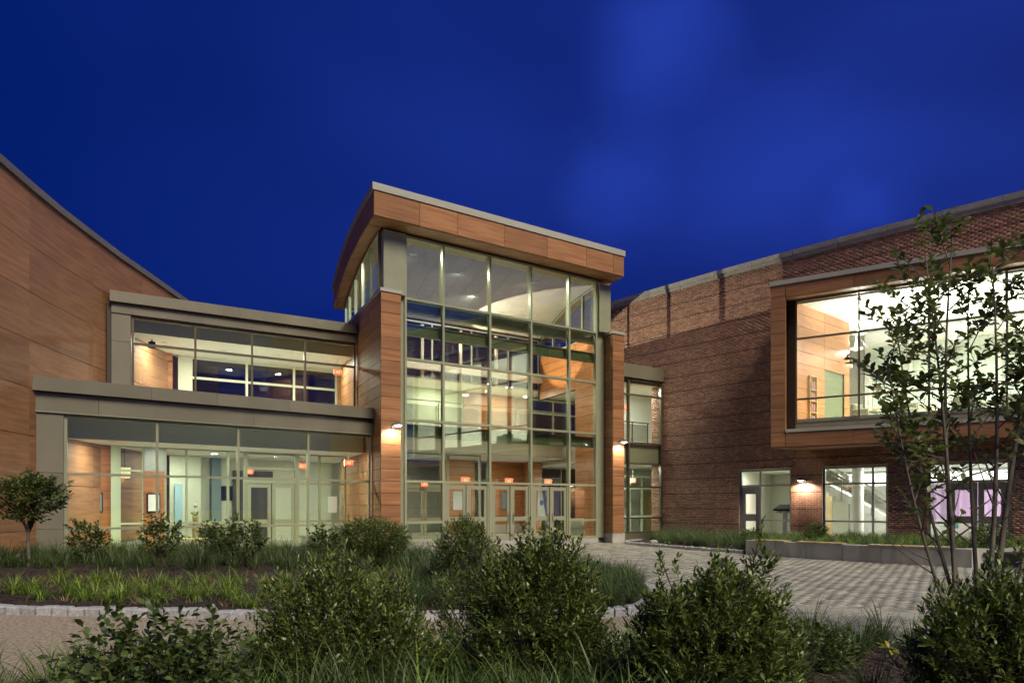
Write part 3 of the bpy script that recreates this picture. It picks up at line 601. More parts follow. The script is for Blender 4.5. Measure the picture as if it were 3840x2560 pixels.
# side clerestories
def side_clere(x, z0, yl):
    V, F = [], []; bl = []
    for y in yl: bl.append((x, x+.10, y-.03, y+.03, z0, smz(y)-.06))
    bl.append((x+.003, x+.097, yl[0], yl[-1], z0, z0+.06)); fr = boxes('clerestory_window', bl, M['frame'], ent)
    for a, b in zip(yl[:-1], yl[1:]):
        V = []; 
        for xx in (x+.04, x+.06): V += [(xx, a+.03, z0+.06), (xx, b-.03, z0+.06), (xx, b-.03, smz(b)-.10), (xx, a+.03, smz(a)-.10)]
        mesh('pane', V, [(0, 1, 2, 3), (7, 6, 5, 4), (0, 4, 5, 1), (1, 5, 6, 2), (2, 6, 7, 3), (3, 7, 4, 0)], M['glass_s'], fr)
        extr('head', [(a, 0), (b, 0)], x, x+.1, -.10, -.05, M['frame'], fr, a, b)
side_clere(.12, 8.60, [.72, 1.75, 2.8, 3.8, 4.7, 5.25]); side_clere(9.44, 8.62, [.78, 1.9, 3.05, 4.2, 5.25])
# green beams and floors inside
for z0, z1, a, b in ((8.17, 8.55, 1.0, 9.36), (7.40, 7.78, 1.0, 9.36), (3.90, 4.32, 1.0, 9.36)):
    bl = [(a, b, .72, .80, z0+.04, z1-.04), (a, b, .68, .86, z1-.038, z1), (a, b, .68, .86, z0, z0+.038)]
    for x in XS: bl.append((x-.06, x+.06, .612, .72, z0+.05, z1-.05))
    boxes('beam', bl, M['beam'], ent)
boxes('column_rear', [(x-.06, x+.06, 5.15, 5.3, 7.0, 9.3) for x in (1.6, 3.4, 5.2, 7.0, 8.8)], M['pink'], ent)
boxes('upper_beam', [(.3, 9.36, 4.95, 5.15, 7.34, 7.68)], M['pink'], ent)
glazing(ent, [.35, 2.0, 3.9, 5.8, 7.7, 9.36], [7.05, 9.43], 5.3, 'rear_clerestory', M['cream'], M['glass_k'], .07, .1)
boxes('balcony_slab', [(.31, 9.36, 3.0, 7.2, 3.66, 4.48)], M['beige'], ent); boxes('slab_nosing', [(.31, 9.36, 2.97, 3.0, 4.28, 4.5)], M['pink'], ent)
boxes('ceiling', [(.31, 9.36, 3.02, 7.1, 3.62, 3.655)], M['ceil'], ent); boxes('corridor_ceiling', [(.31, 9.58, 5.3, 7.1, 7.0, 7.04)], M['ceil'], ent)
boxes('floor_slab', [(.31, 9.56, .66, 9.0, -.05, .19)], M['floor'], ent)
# balcony railing
rl = [(x, x+.04, 2.93, 2.96, 4.5, 5.55) for x in (1.4, 3.2, 5.0, 6.8, 8.6)]
boxes('railing', rl+[(x-.12, x+.16, 2.915, 2.93, z, z+.035) for x in (1.4, 3.2, 5.0, 6.8, 8.6) for z in (4.72, 5.3)]+[(.31, 9.36, 2.93, 2.99, 5.6, 5.64)], M['steel'], ent)
for a, b in ((.35, 1.35), (1.5, 3.15), (3.3, 4.95), (5.1, 6.75), (6.9, 8.55), (8.7, 9.34)): boxes('railing_panel', [(a, b, 2.90, 2.912, 4.55, 5.44)], M['rail_glass'], ent)
# upper back wall
boxes('back_wall', [(.31, 1.0, 7.1, 7.2, 4.48, 7.0), (3.0, 6.2, 7.1, 7.2, 4.48, 7.0)], M['green'], ent)
panels(ent, 'x', 7.05, .1, [6.2, 7.6, 9.0, 9.9], [4.5, 5.1, 5.7, 6.3, 7.0], M['wood_in'])
boxes('back_wall', [(9.92, 13, 7.1, 7.2, 4.34, 5.1)], M['cream'], ent)
glazing(ent, [9.94, 11.4, 12.95], [5.1, 6.3, 6.98], 7.1, 'upper_window', M['green'], M['glass_k'], .09, .1)
glazing(ent, [1.02, 2.0, 2.98], [4.5, 6.3, 6.98], 7.1, 'upper_window', M['green'], M['glass_k'], .09, .1)
# ground floor back
boxes('back_wall', [(.31, 2.0, 7.0, 7.1, 0.2, 3.66)], M['beige'], ent)
panels(ent, 'x', 6.0, .1, [4.6, 6.3], [.24+.38*k for k in range(0, 10)], M['wood_in']); panels(ent, 'x', 6.2, .1, [7.1, 8.9, 10.0], [.62+.38*k for k in range(0, 9)], M['wood_in'])
boxes('wainscot', [(7.1, 10.0, 6.18, 6.3, .2, .62)], M['beige'], ent)
boxes('wood_column', [(9.0, 9.56, 5.3, 6.1, .2, 3.6)], M['wood_in'], ent)
glazing(ent, [10.02, 11.3, 13.2], [.2, 2.3, 3.4], 6.2, 'inner_window', M['frame'], M['glass_k'], .07, .1); glazing(ent, [6.35, 7.05], [.2, 2.3, 3.6], 6.2, 'inner_window', M['frame'], M['glass_s'], .07, .1)
boxes('door_head', [(1.75, 3.85, 3.4, 3.5, 2.2, 2.3)], M['beige'], ent); glazing(ent, [1.78, 3.82], [2.32, 3.6], 3.4, 'transom_window', M['beige'], M['glass_s'], .08, .1)
door(ent, 1.83, 2.77, 3.42, 2.2, M['beige'], 1, z0=.2); door(ent, 2.81, 3.74, 3.42, 2.2, M['beige'], -1, z0=.2)
boxes('door_post', [(1.75, 1.82, 3.4, 3.5, .2, 2.2), (3.75, 3.82, 3.4, 3.5, .2, 2.2)], M['beige'], ent)
glazing(ent, [3.86, 5.3], [.2, 2.25, 3.6], 3.42, 'inner_window', M['beige'], M['glass_s'], .07, .1)
boxes('far_wall', [(.3, 17, 9.0, 9.1, 0, 3.7)], M['cream'], ent)
for k, (x, y, z, e) in enumerate([(1.7, 1.6, None, 30), (3.9, 2.1, None, 30), (6.9, 1.7, None, 30), (5.0, 3.4, None, 25)]):
    downlight(C, x, y, smz(y)-.055, e*7, ORD[k]+' round downlight of the four set in the entrance hall ceiling', col=(1, .97, .88), r=.12)
for k, (x, y, e) in enumerate([(1.9, 4.6, 80), (4.6, 4.6, 100), (7.6, 4.6, 80), (3.2, 6.6, 50)]):
    downlight(C, x, y, 3.61, e, ORD[k]+' downlight from the left under the entrance hall balcony', col=(1, .96, .85))
for k, (x, y, e) in enumerate([(2.0, 6.2, 110), (5.0, 6.2, 110), (8.2, 6.2, 110)]):
    downlight(C, x, y, 6.99, e, ORD[k]+' downlight from the left in the balcony corridor ceiling', col=(1, .98, .88))
# uplight fixture on the rear beam
ul = thing('uplight', 'small uplight resting on the beam at the back of the entrance hall', 'uplight', C.P(3.6, 5.05, 7.68), C.a)
rbox('body', (-.10, .10, -.06, .06, 0, .07), M['lampm'], ul, r=.01); ul_l = light('SPOT', (0, 0, .12), 3600, (1, .86, .66), .03, ul, (0, 0, 0), 56, blend=.12)
# entrance heater grille, flags, poster
ht = thing('wall_heater', 'white cabinet heater with two louvred grilles behind the right end of the entrance glass', 'heater', C.P(8.05, .85, .19), C.a)
rbox('cabinet', (-.02, .88, 0, .25, .03, .80), M['housing'], ht, r=.01)
boxes('grille', [(.12+.025*k, .135+.025*k, -.006, 0, .52, .70) for k in range(24)], M['beige'], ht); boxes('grille', [(.12+.025*k, .135+.025*k, -.006, 0, .12, .30) for k in range(24)], M['beige'], ht)
def flag(name, label, x, y, m, blob, ph):
    t = thing(name, label, 'flag', C.P(x, y, .19), C.a)
    cyl('pole', (0, 0, .03), (0, 0, 2.35), .014, .012, M['brass'], t, n=8); lathe('base', [(0, 0), (.16, 0), (.16, .03), (.03, .07), (0, .07)], M['brass'], t, n=16)
    V, F = [], []; n = 22; k = 9
    for j in range(k):
        v = j/(k-1); z = 2.22-1.35*v; wd = .05+.34*v**.6
        for i in range(n):
            u_ = i/(n-1); V.append((wd*(u_-.25)+.015*math.sin(j), .05*math.sin(u_*17+ph)*(.4+v)+.03, z-.16*u_*(1-v)))
    for j in range(k-1):
        for i in range(n-1): a = j*n+i; F.append((a, a+1, a+n+1, a+n))
    me = mesh('cloth', V, F, m, t, smooth=True)
    if blob: lathe('emblem', [(0, 0), (.08, .0), (.11, .01), (.10, .018)], M['blob'], t, (0.05, -.035, 1.45), n=14).rotation_euler = (R(90), 0, 0)
    return t
M['blob'] = mat('blue_emblem', (.06, .16, .5), .7)
flag('standing_flag', 'white hanging flag with blue emblem seen through the third pair of doors', 7.62, 2.4, M['flagw'], True, 0)
flag('standing_flag', 'red and white striped flag hanging right of the white one behind the doors', 7.98, 2.5, M['flagus'], False, 1)
po = boxes('poster', [(-.26, .26, 0, .012, -.38, .38)], M['paper'], loc=C.P(4.25, 3.34, 1.72), rz=C.a); tag(po, 'white printed poster on the inner glass behind the leftmost entrance doors', 'poster')
pt = boxes('wall_picture', [(-.22, .22, 0, .02, -.4, .4)], M['teal'], loc=C.P(8.0, 6.16, 1.75), rz=C.a); tag(pt, 'dark framed picture on the wood wall behind the middle doors', 'picture')
# ---- exit signs
def exit_sign(fr, x, y, z, label, s=1.0, stem=.12):
    t = thing('exit_sign', label, 'exit sign', fr.P(x, y, z), fr.a)
    rbox('housing', (-.17*s, .17*s, 0, .05, -.11*s, .11*s), M['housing'], t, r=.006)
    boxes('face', [(-.16*s, .16*s, -.006, -.001, -.10*s, .10*s)], M['exitf'], t)
    part_text('lettering', 'EXIT', .185*s, M['exitl'], t, (0, -.012, 0))
    boxes('mount', [(-.008, .008, .018, .034, .11*s, .11*s+stem)], M['housing'], t)
    light('AREA', (0, -.03, 0), .9, (1, .12, .06), .2, t, (R(90), 0, 0), name='sign_light', sy=.12)
    return t
for k, i in enumerate((1, 2, 3)): exit_sign(C, (XS[i]+XS[i+1])/2, .64, 2.43, ['red exit sign above the leftmost pair of entrance doors', 'red exit sign above the middle pair of entrance doors', 'red exit sign above the rightmost pair of entrance doors'][k], 1.15, .02)
exit_sign(C, 2.78, 3.3, 2.36, 'red exit sign above the inner doors at the left of the entrance hall')
exit_sign(F1, 8.55, 1.3, 3.02, 'red exit sign hanging at the right end of the low glazed wing', 1.1, .2)
exit_sign(F1, 7.32, 2.9, 2.95, 'red exit sign right of the low wing inner doors', 1.1, .2)
exit_sign(F1, 5.75, 4.0, 2.75, 'small red exit sign beyond the low wing inner doors', .9, .5)
exit_sign(F2, 7.05, 1.2, 6.60, 'red exit sign at the right end of the upper ribbon window', 1.0, .4)
# =================================================================== link between pavilion and brick building
lk = thing('glazed_link', 'narrow two storey glass link between entrance hall and brick building', 'building', (*C.o, 0), C.a)
glazing(lk, [10.0, 12.0, 13.97], [.30, .95, 2.37, 4.37, 6.55, 7.25], 1.8, 'curtain_wall', M['frame_d'], M['glass'], .075, .15)
boxes('fascia', [(9.6, 14.3, 1.7, 2.1, 7.30, 7.9)], M['metal'], lk); boxes('roof_slab', [(9.6, 14.3, 2.1, 7.0, 7.6, 7.8)], M['metal'], lk)
boxes('wall_base', [(9.6, 14.1, 1.78, 2.0, -.05, .26)], M['metal'], lk)
boxes('floor_slab', [(9.6, 20, 1.96, 8, 3.47, 4.33)], M['beige'], lk); boxes('ceiling', [(9.6, 20, 2.0, 8, 7.1, 7.15), (9.6, 20, 2.0, 8, 3.42, 3.465)], M['ceil'], lk)
boxes('ground_slab', [(9.6, 20, 2.0, 8.9, -.04, .05)], M['floor_l'], lk); boxes('back_wall', [(13.4, 20, 4.4, 4.5, 4.34, 7.1)], M['white'], lk); boxes('back_wall', [(13.4, 20, 5.4, 5.5, .05, 3.42)], M['white'], lk); boxes('cross_wall', [(13.3, 13.4, 4.4, 7.2, .05, 7.1)], M['cream'], lk)
boxes('railing', [(12.1, 13.7, 2.35, 2.4, 5.38, 5.42)]+[(x, x+.04, 2.35, 2.38, 4.34, 5.38) for x in (12.15, 12.65, 13.6)]+[(12.1, 13.7, 2.35, 2.39, 4.42, 4.45)], M['black'], lk)
boxes('railing_panel', [(12.2, 13.6, 2.33, 2.34, 4.5, 5.3)], M['rail_glass'], lk)
glazing(lk, [13.45, 14.3, 15.1, 16.4], [.05, .95, 2.4, 3.0], 4.4, 'inner_window', M['green'], M['glass_s'], .12, .1)
boxes('door', [(15.8, 16.8, 5.3, 5.36, .05, 2.3)], M['doorw'], lk)
exit_sign(C, 13.9, 3.7, 2.75, 'red exit sign inside the ground floor of the glass link', 1.1, .45)
exit_sign(C, 12.9, 3.0, 6.2, 'red exit sign inside the upper floor of the glass link', 1.1, .5)
for k, (x, y, z, e) in enumerate([(13.3, 3.0, 7.08, 230), (13.3, 3.2, 3.41, 170)]):
    downlight(C, x, y, z, e, ('upper' if k == 0 else 'lower')+' floor ceiling light of the narrow glass link', col=(1, 1, .93), r=.2)
# =================================================================== brick building
bb = thing('brick_building', 'long curved red brick building with pale coping on the right', 'building')
OPEN = [(-1.0, 2.35, .0, 7.3), (6.53, 8.63, .0, 3.03), (9.78, 11.95, .0, 3.0), (13.15, 15.38, .0, 3.0)]
CH, BLn = .0745, .213; ZT = 11.40
A0, A1 = -1.0, 20.0
table = {}
def wtab(a): 
    k = round(a*200)
    if k not in table: table[k] = wall_pt(k/200)
    return table[k]
# backing
grid = sorted(set([A0]+[o[0] for o in OPEN]+[o[1] for o in OPEN]+[9.3]+list(np.arange(A0, A1, .8))+[A1]))
V, F = [], []
def quad_prism(a, b, z0, z1, o0, o1):
    n = len(V)
    for aa, oo in ((a, o0), (b, o0), (b, o1), (a, o1)):
        x, y, h = wtab(aa); V.append((x+math.sin(-h)*oo, y+math.cos(h)*oo, z0))
    for aa, oo in ((a, o0), (b, o0), (b, o1), (a, o1)):
        x, y, h = wtab(aa); V.append((x+math.sin(-h)*oo, y+math.cos(h)*oo, z1))
    F.extend([tuple(i+n for i in f) for f in BF])
BAYO = (8.2, 20.0, 4.3, 9.4)
for a, b in zip(grid[:-1], grid[1:]):
    m_ = (a+b)/2; z0 = -.05
    for o in OPEN:
        if o[0] <= m_ <= o[1]: z0 = o[3]
    if m_ > 9.25: quad_prism(a, b, z0, 4.3, .002, .28); quad_prism(a, b, 9.3, ZT, .002, .28)
    else: quad_prism(a, b, z0, ZT, .002, .28)
mesh('mortar_backing', V, F, M['mortar'], bb)
allb = []
nc = int(ZT/CH)
for c in range(nc):
    z0 = c*CH+.004; z1 = z0+CH-.013; a = A0+(.5*BLn if c % 2 else 0); dkrow = (c % 9 == 0)
    while a < A1-.2:
        b = a+BLn-.013; segs = [(a, b)]
        for o in OPEN:
            if z0 < o[3]:
                ns = []
                for s0, s1 in segs:
                    if s1 <= o[0] or s0 >= o[1]: ns.append((s0, s1)); continue
                    if s0 < o[0]-.02: ns.append((s0, o[0]))
                    if s1 > o[1]+.02: ns.append((o[1], s1))
                segs = ns
        if a > 9.15 and 4.3 < z0 < 9.35: segs = []
        for s0, s1 in segs: allb.append((s0, s1, z0, z1, dkrow))
        a += BLn
def brick_v(s0, s1, z0, z1, out):
    x0, y0, h = wtab(s0); x1, y1, _ = wtab(s1); nx, ny = math.sin(-h), math.cos(h)
    q = -out; d_ = .02
    return [(x0+nx*q, y0+ny*q, z0), (x1+nx*q, y1+ny*q, z0), (x1+nx*d_, y1+ny*d_, z0), (x0+nx*d_, y0+ny*d_, z0), (x0+nx*q, y0+ny*q, z1), (x1+nx*q, y1+ny*q, z1), (x1+nx*d_, y1+ny*d_, z1), (x0+nx*d_, y0+ny*d_, z1)]
M['brick_d'] = mat('dark_course_brick', (.19, .08, .055), .85, var=.3, scale=(7, 7, 9), island=.25, bump=.3, bscale=60)
key = lambda t: abs((t[0]+t[1])/2-9.2)+abs(t[2]-1.9)*.8+(20 if not (8.6 < t[0] < 9.85) else 0)
allb.sort(key=key); S1, S2 = [], []
for k, (s0, s1, z0, z1, dk) in enumerate(allb):
    vv = brick_v(s0, s1, z0, z1, rnd.uniform(.003, .007)+(-.002 if dk else 0))
    if k < 300: mesh('brick', vv, [BF[i] for i in (0, 1, 2, 3, 5)], M['brick_d'] if dk else M['brick'], bb)
    else: (S2 if dk else S1).append(vv)
boxmesh_np('brickwork', S1, M['brick'], bb, back=False); boxmesh_np('dark_brick_courses', S2, M['brick_d'], bb, back=False)
# coping in sections
for k in range(13):
    a = A0+k*1.62; V, F = [], []
    quad_prism(a+.004, a+1.61, ZT, ZT+.15, -.05, .34); quad_prism(a+.004, a+1.61, ZT+.152, ZT+.35, -.09, .36); mesh('coping_stone', V, F, M['stone'], bb)
# window heads
def chord(a0, a1, inset=.12):
    x0, y0, h = wall_pt(a0, inset); x1, y1, _ = wall_pt(a1, inset); return (x0, y0, 0), math.atan2(y1-y0, x1-x0), math.hypot(x1-x0, y1-y0)
p, r, Lw = chord(6.53, 8.63); wr = bpy.data.objects.new('window_bay', None); link(wr, bb, p, r)
glazing(wr, [.04, .86, Lw-.04], [.05, .91, 2.35, 2.98], 0, 'window', M['frame_w'], M['glass_s'], .07, .12, blank={(0, 0), (0, 1)}, skip_h={(0, 1), (0, 0)})
f_ = boxes('door', [(.08, .24, .03, .08, .05, 2.31), (.66, .82, .03, .08, .05, 2.31), (.24, .66, .032, .078, 2.0, 2.31), (.24, .66, .032, .078, .86, 1.16), (.24, .66, .032, .078, .05, .35)], M['doorg'], wr)
p, r, Lw = chord(9.78, 11.95); wr2 = bpy.data.objects.new('window_bay', None); link(wr2, bb, p, r)
glazing(wr2, [.04, 1.68, Lw-.04], [.05, .91, 2.35, 2.97], 0, 'window', M['frame_w'], M['glass_s'], .07, .12)
p, r, Lw = chord(13.15, 15.38); wr3 = bpy.data.objects.new('window_bay', None); link(wr3, bb, p, r)
glazing(wr3, [.04, .56, Lw-.04], [.05, .91, 2.35, 2.97], 0, 'window', M['frame'], M['glass_s'], .07, .12, blank={(1, 0), (1, 1)}, skip_h={(1, 1), (1, 0)})
for x0, x1 in ((.60, 1.37), (1.39, Lw-.08)): boxes('door', [(x0, x0+.16, .03, .08, .05, 2.31), (x1-.16, x1, .03, .08, .05, 2.31), (x0+.16, x1-.16, .032, .078, 2.05, 2.31), (x0+.16, x1-.16, .032, .078, .9, 1.15), (x0+.16, x1-.16, .032, .078, .05, .3)], M['doorp'], wr3)
# ground floor room of the brick building
x0, y0, _ = wall_pt(6.3, .3); x1, y1, _ = wall_pt(16.4, .3); GR = Frame(x0, y0, math.degrees(math.atan2(y1-y0, x1-x0)))
gr = bpy.data.objects.new('ground_floor_room', None); link(gr, bb, (*GR.o, 0), GR.a)
boxes('floor_slab', [(-.3, 11, .05, 6.5, -.04, .04)], M['floor_l'], gr); boxes('ceiling', [(-.3, 11, .25, 6.5, 3.10, 3.14)], M['white'], gr)
boxes('back_wall', [(-.3, 3.2, 6.0, 6.1, 0, 3.1)], M['cream'], gr); boxes('back_wall', [(3.2, 11, 6.2, 6.3, 0, 3.1)], M['white'], gr); boxes('side_wall', [(-.35, -.3, .1, 6, 0, 3.1), (10.9, 11, .1, 6, 0, 3.1)], M['cream'], gr)
boxes('pale_wood_wall', [(1.9, 2.9, 4.0, 4.1, .04, 2.6)], M['doorw'], gr); boxes('wall_strip', [(1.2, 1.6, 4.2, 4.5, .04, 3.1)], M['white'], gr)
cyl('round_column', (4.35, 1.5, .04), (4.35, 1.5, 3.1), .21, .21, M['white'], gr, n=28)
boxes('light_cove', [(3.4, 9.8, 5.0, 5.25, 2.55, 2.95)], M['strip'], gr)
boxes('soffit_band', [(3.2, 10.8, 4.6, 5.2, 2.38, 2.52)], M['white'], gr)
# curtain with folds
V, F = [], []; n = 60
for i in range(n+1):
    x = 5.4+i*4.9/n; y = 4.2+.10*math.sin(i*1.35)+.03*math.sin(i*.6)
    V += [(x, y, .9), (x, y, 2.42)]
for i in range(n): F.append((2*i, 2*i+2, 2*i+3, 2*i+1))
cu = mesh('curtain', V, F, M['purple'], loc=(*GR.o, 0), rz=GR.a, smooth=True); tag(cu, 'purple folded curtain hanging across the room behind the right ground floor windows', 'curtain')
# staircase seen through the middle window
st = thing('staircase', 'white staircase with steel handrails behind the middle ground floor window', 'staircase', GR.P(3.2, 2.4, .04), GR.a)
def sloped(name, x0, z0, x1, z1, y0, y1, h, m):
    V = [(x0, y0, z0), (x1, y0, z1), (x1, y1, z1), (x0, y1, z0), (x0, y0, z0+h), (x1, y0, z1+h), (x1, y1, z1+h), (x0, y1, z0+h)]; return mesh(name, V, BF, m, st)
sloped('stringer', -.6, 2.35, 3.2, -.02, 0, .06, .34, M['white']); sloped('balustrade_panel', -.6, 2.75, 3.0, .50, .02, .04, .55, M['rail_glass']); 
sloped('stringer', -.6, 2.35, 3.2, -.02, 1.2, 1.26, .34, M['white'])
for k, dz in enumerate((.95, .80, 1.15)): sloped('handrail', -.6, 2.35+dz, 3.1, .04+dz, -.05+.03*k, -.01+.03*k, .045, M['steel'])
for k in range(13): boxes('step', [(-.4+k*.28, -.4+k*.28+.28, .07, 1.19, 2.05-k*.165, 2.22-k*.165)], M['white'], st)
for x in (.4, 1.5, 2.6): boxes('post', [(x-.02, x+.02, -.02, .02, 2.35-(x+.6)*.62, 3.25-(x+.6)*.62)], M['steel'], st)
# lectern style kiosk and school chair behind window one
kk = thing('display_stand', 'grey slanted display stand behind the leftmost ground floor window of the brick wall', 'display stand', GR.P(1.75, .95, .04), GR.a)
rbox('post', (-.11, .11, -.06, .10, 0, 1.28), M['doorg'], kk, r=.01); sl_ = rbox('top', (-.48, .48, -.22, .30, 0, .09), M['black'], kk, (0, 0, 1.33), r=.02); sl_.rotation_euler = (R(24), 0, 0)
boxes('speaker_box', [(-.36, -.18, -.18, .05, 1.16, 1.27), (.18, .36, -.18, .05, 1.16, 1.27)], M['lampm'], kk)
def school_chair(x, y, rz, label):
    t = thing('school_chair', label, 'chair', GR.P(x, y, .04), GR.a+rz)
    rbox('seat', (-.21, .21, -.2, .2, .44, .47), M['tealch'], t, r=.012); rbox('backrest', (-.2, .2, .18, .21, .6, .86), M['tealch'], t, r=.012)
    for sx in (-.18, .18):
        for sy in (-.17, .17): cyl('leg', (sx*1.15, sy*1.15, 0), (sx, sy, .44), .011, .011, M['steel'], t, n=6)
    cyl('back_post', (-.17, .19, .45), (-.17, .2, .8), .01, .01, M['steel'], t, n=6); cyl('back_post', (.17, .19, .45), (.17, .2, .8), .01, .01, M['steel'], t, n=6)
    rbox('writing_tablet', (-.1, .32, -.45, -.12, .68, .70), M['tealch'], t, r=.01); cyl('tablet_arm', (.24, -.1, .45), (.24, -.25, .68), .01, .01, M['steel'], t, n=6)
school_chair(2.35, 2.3, .5, 'teal school chair with writing tablet right of the display stand')
school_chair(7.3, 2.6, -.4, 'teal school chair behind the double doors at the far right')
for k, (x, y, e) in enumerate([(1.0, 2.2, 130), (3.9, 3.2, 170), (5.6, 1.8, 130), (8.6, 2.4, 180)]):
    t = thing('ceiling_light', ORD[k]+' flat rectangular ceiling panel light from the left behind the brick ground floor windows', 'ceiling light', GR.P(x, y, 3.10), GR.a)
    boxes('frame', [(-.62, .62, -.17, .17, -.02, -.001)], M['white'], t); light('AREA', (0, 0, -.025), e, (1, .98, .92), 1.15, t, sy=.28)
# =================================================================== projecting bay window
by = thing('bay_window', 'large wood framed projecting upper window with six glazed bays and blinds', 'bay window', (*BY.o, 0), BY.a)
SX0, SX1 = .46, 8.3; ZB0, ZB1 = 3.70, 9.92
def prism(name, pts, z0, z1, m, root):
    n = len(pts); V = [(x, y, z0) for x, y in pts]+[(x, y, z1) for x, y in pts]; F = [tuple(range(n))[::-1], tuple(range(n, 2*n))]+[(i, (i+1) % n, (i+1) % n+n, i+n) for i in range(n)]
    return mesh(name, V, F, m, root)
# left border panels, head and sill bands
JB = [3.72+.52*k for k in range(0, 13)]; JB = [3.70, 4.24]+[4.24+.465*k for k in range(1, 12)]; JB = [z for z in JB if z < 9.6]+[9.75]
panels(by, 'x', 0, .05, [-.05, .455], JB)
for a, b in ((.46, 2.65), (2.65, 4.9), (4.9, 7.1), (7.1, 9.2), (9.2, 11.4)):
    boxes('fascia_panel', [(a+.005, b-.005, 0, .05, 3.705, 4.235)], M['wood'], by); boxes('fascia_panel', [(a+.005, b-.005, 0, .05, 9.28, 9.75)], M['wood'], by)
    boxes('head_soffit', [(a+.004, b-.004, .052, .50, 9.262, 9.278)], M['soffit'], by)
boxes('core', [(-.04, .44, .052, .5, 3.72, 9.74), (.44, 11.4, .052, .60, 3.72, 4.23), (.44, 11.4, .052, .6, 9.285, 9.74)], M['wood_base'], by)
panels(by, 'y', .462, -.018, [.02, .44], [4.36]+[z for z in JB if 4.4 < z < 9.2]+[9.26], M['soffit'], name='jamb_panel')
boxes('sill', [(.46, 11.4, -.03, .62, 4.24, 4.355)], M['cap'], by); boxes('top_coping', [(-.09, 11.4, -.04, .8, 9.755, 9.92)], M['cap'], by)
# underside wedge back to the brick wall
def loc_(fr, X, Y): dx, dy = X-fr.o[0], Y-fr.o[1]; return (fr.c*dx+fr.s*dy, -fr.s*dx+fr.c*dy)
pts = [(-.04, .03)]+[(11.3, .03)]+[loc_(BY, *wall_pt(a, .10)[:2]) for a in (19.5, 17.0, 15, 13, 11, 9.4)]
prism('soffit', pts, 3.66, 3.698, M['soffit'], by); 
pw_ = [loc_(BY, *wall_pt(a, .3)[:2]) for a in (9.4,)][0]
prism('side_cheek', [(-.05, .052), (-.0, .052), (pw_[0]+.05, pw_[1]), (pw_[0], pw_[1])], 3.72, 9.74, M['wood'], by)
prism('roof_slab', pts, 9.76, 9.80, M['metal'], by)
bw = glazing(by, [.80, 2.84, 4.92, 7.01, 9.1, 11.2], [4.62, 5.51, 7.79, 9.22], .45, 'glazing', M['frame_d'], M['glass_s'], .06, .13)
boxes('black_reveal', [(.47, .77, .46, .56, 4.36, 9.26)], M['darkframe'], by); boxes('sill_band', [(.78, 11.2, .46, .6, 4.36, 4.58)], M['metal'], by)
for a, b in ((.84, 2.80), (2.88, 4.88), (4.96, 6.97), (7.05, 9.05), (9.15, 11.15)):
    bl = []
    z = 5.58
    while z < 9.15: bl.append((a+.02, b-.02, .66, .685, z, z+.006)); z += .042
    boxes('blind', bl+[(a, b, .65, .70, 9.15, 9.2)], M['white'], by, kind=None)
# library room behind bay
boxes('floor_slab', [(.4, 12, .6, 8, 4.45, 4.60)], M['floor_l'], by); boxes('ceiling', [(.3, 12, .6, 8, 9.20, 9.25)], M['white'], by)
boxes('inner_sill', [(.78, 11.2, .62, .8, 4.60, 4.78)], M['cream'], by)
VW = []
# left wood wall of library, going back
zl = [4.6+.47*k for k in range(10)]+[9.2]
lw = bpy.data.objects.new('library_wood_wall', None); link(lw, by, (.80, .62, 0), R(63.6))
boxes('wall_core', [(0, 2.1, .03, .1, 4.6, 9.2), (2.1, 4.15, .03, .1, 7.0, 9.2), (3.72, 4.15, .03, .1, 4.6, 7.0)], M['wood_base'], lw)
for a, b in ((0, 2.1), (2.1, 4.15)):
    for z0, z1 in zip(zl[:-1], zl[1:]):
        if a > 1 and z1 < 7.0: b2, a2 = (b, 3.72)
        else: a2, b2 = a, b
        boxes('panel', [(a2+.006, b2-.006, 0, .028, z0+.006, z1-.006)], M['wood_in'], lw)
boxes('back_wall', [(3.3, 12, 6.5, 6.6, 4.6, 9.2)], M['white'], by); boxes('back_wall', [(-1, 3.3, 7.4, 7.5, 4.6, 9.2)], M['cream'], by)
boxes('dark_opening', [(2.12, 3.70, .06, .12, 4.6, 6.98)], M['beam'], lw)
boxes('side_wall', [(11.95, 12, .7, 6.5, 4.6, 9.2)], M['white'], by)
glazing(by, [3.5, 5.0, 6.5, 8.0, 9.5], [4.7, 6.6, 8.6], 6.35, 'rear_window', M['cream'], M['glass_s'], .12, .1)
bk = thing('bookcase', 'birch bookcase with red and white magazines behind the left end of the bay window', 'bookcase', BY.P(1.25, 1.35, 4.60), R(32))
boxes('case', [(0, .03, 0, .6, 0, 1.95), (.55, .58, 0, .6, 0, 1.95), (.03, .55, .57, .6, 0, 1.95), (.03, .55, 0, .57, 1.92, 1.95)], M['shelfw'], bk)
for z in (.08, .52, .96, 1.40):
    boxes('shelf', [(.03, .55, 0, .56, z, z+.025)], M['shelfw'], bk)
    for q in range(6): boxes('magazine', [(.06+q*.08, .085+q*.08, .03, .10, z+.03, z+.33)], M['bookr'] if q % 2 else M['bookw'], bk)
def armchair(x, y, rz, label):
    t = thing('armchair', label, 'armchair', BY.P(x, y, 4.60), BY.a+R(rz))
    rbox('seat', (-.36, .36, -.36, .3, .12, .44), M['chairf'], t, r=.06, seg=3); rbox('backrest', (-.40, .40, .22, .42, .14, .86), M['chairf'], t, r=.09, seg=3)
    rbox('armrest', (-.46, -.33, -.34, .30, .10, .62), M['chairf'], t, r=.06, seg=3); rbox('armrest', (.33, .46, -.34, .30, .10, .62), M['chairf'], t, r=.06, seg=3)
    for sx in (-.33, .33):
        for sy in (-.28, .3): cyl('leg', (sx, sy, 0), (sx, sy, .13), .02, .025, M['shelfw'], t, n=6)
armchair(3.1, 2.3, 60, 'rounded grey green armchair nearest the bookcase in the bay window')
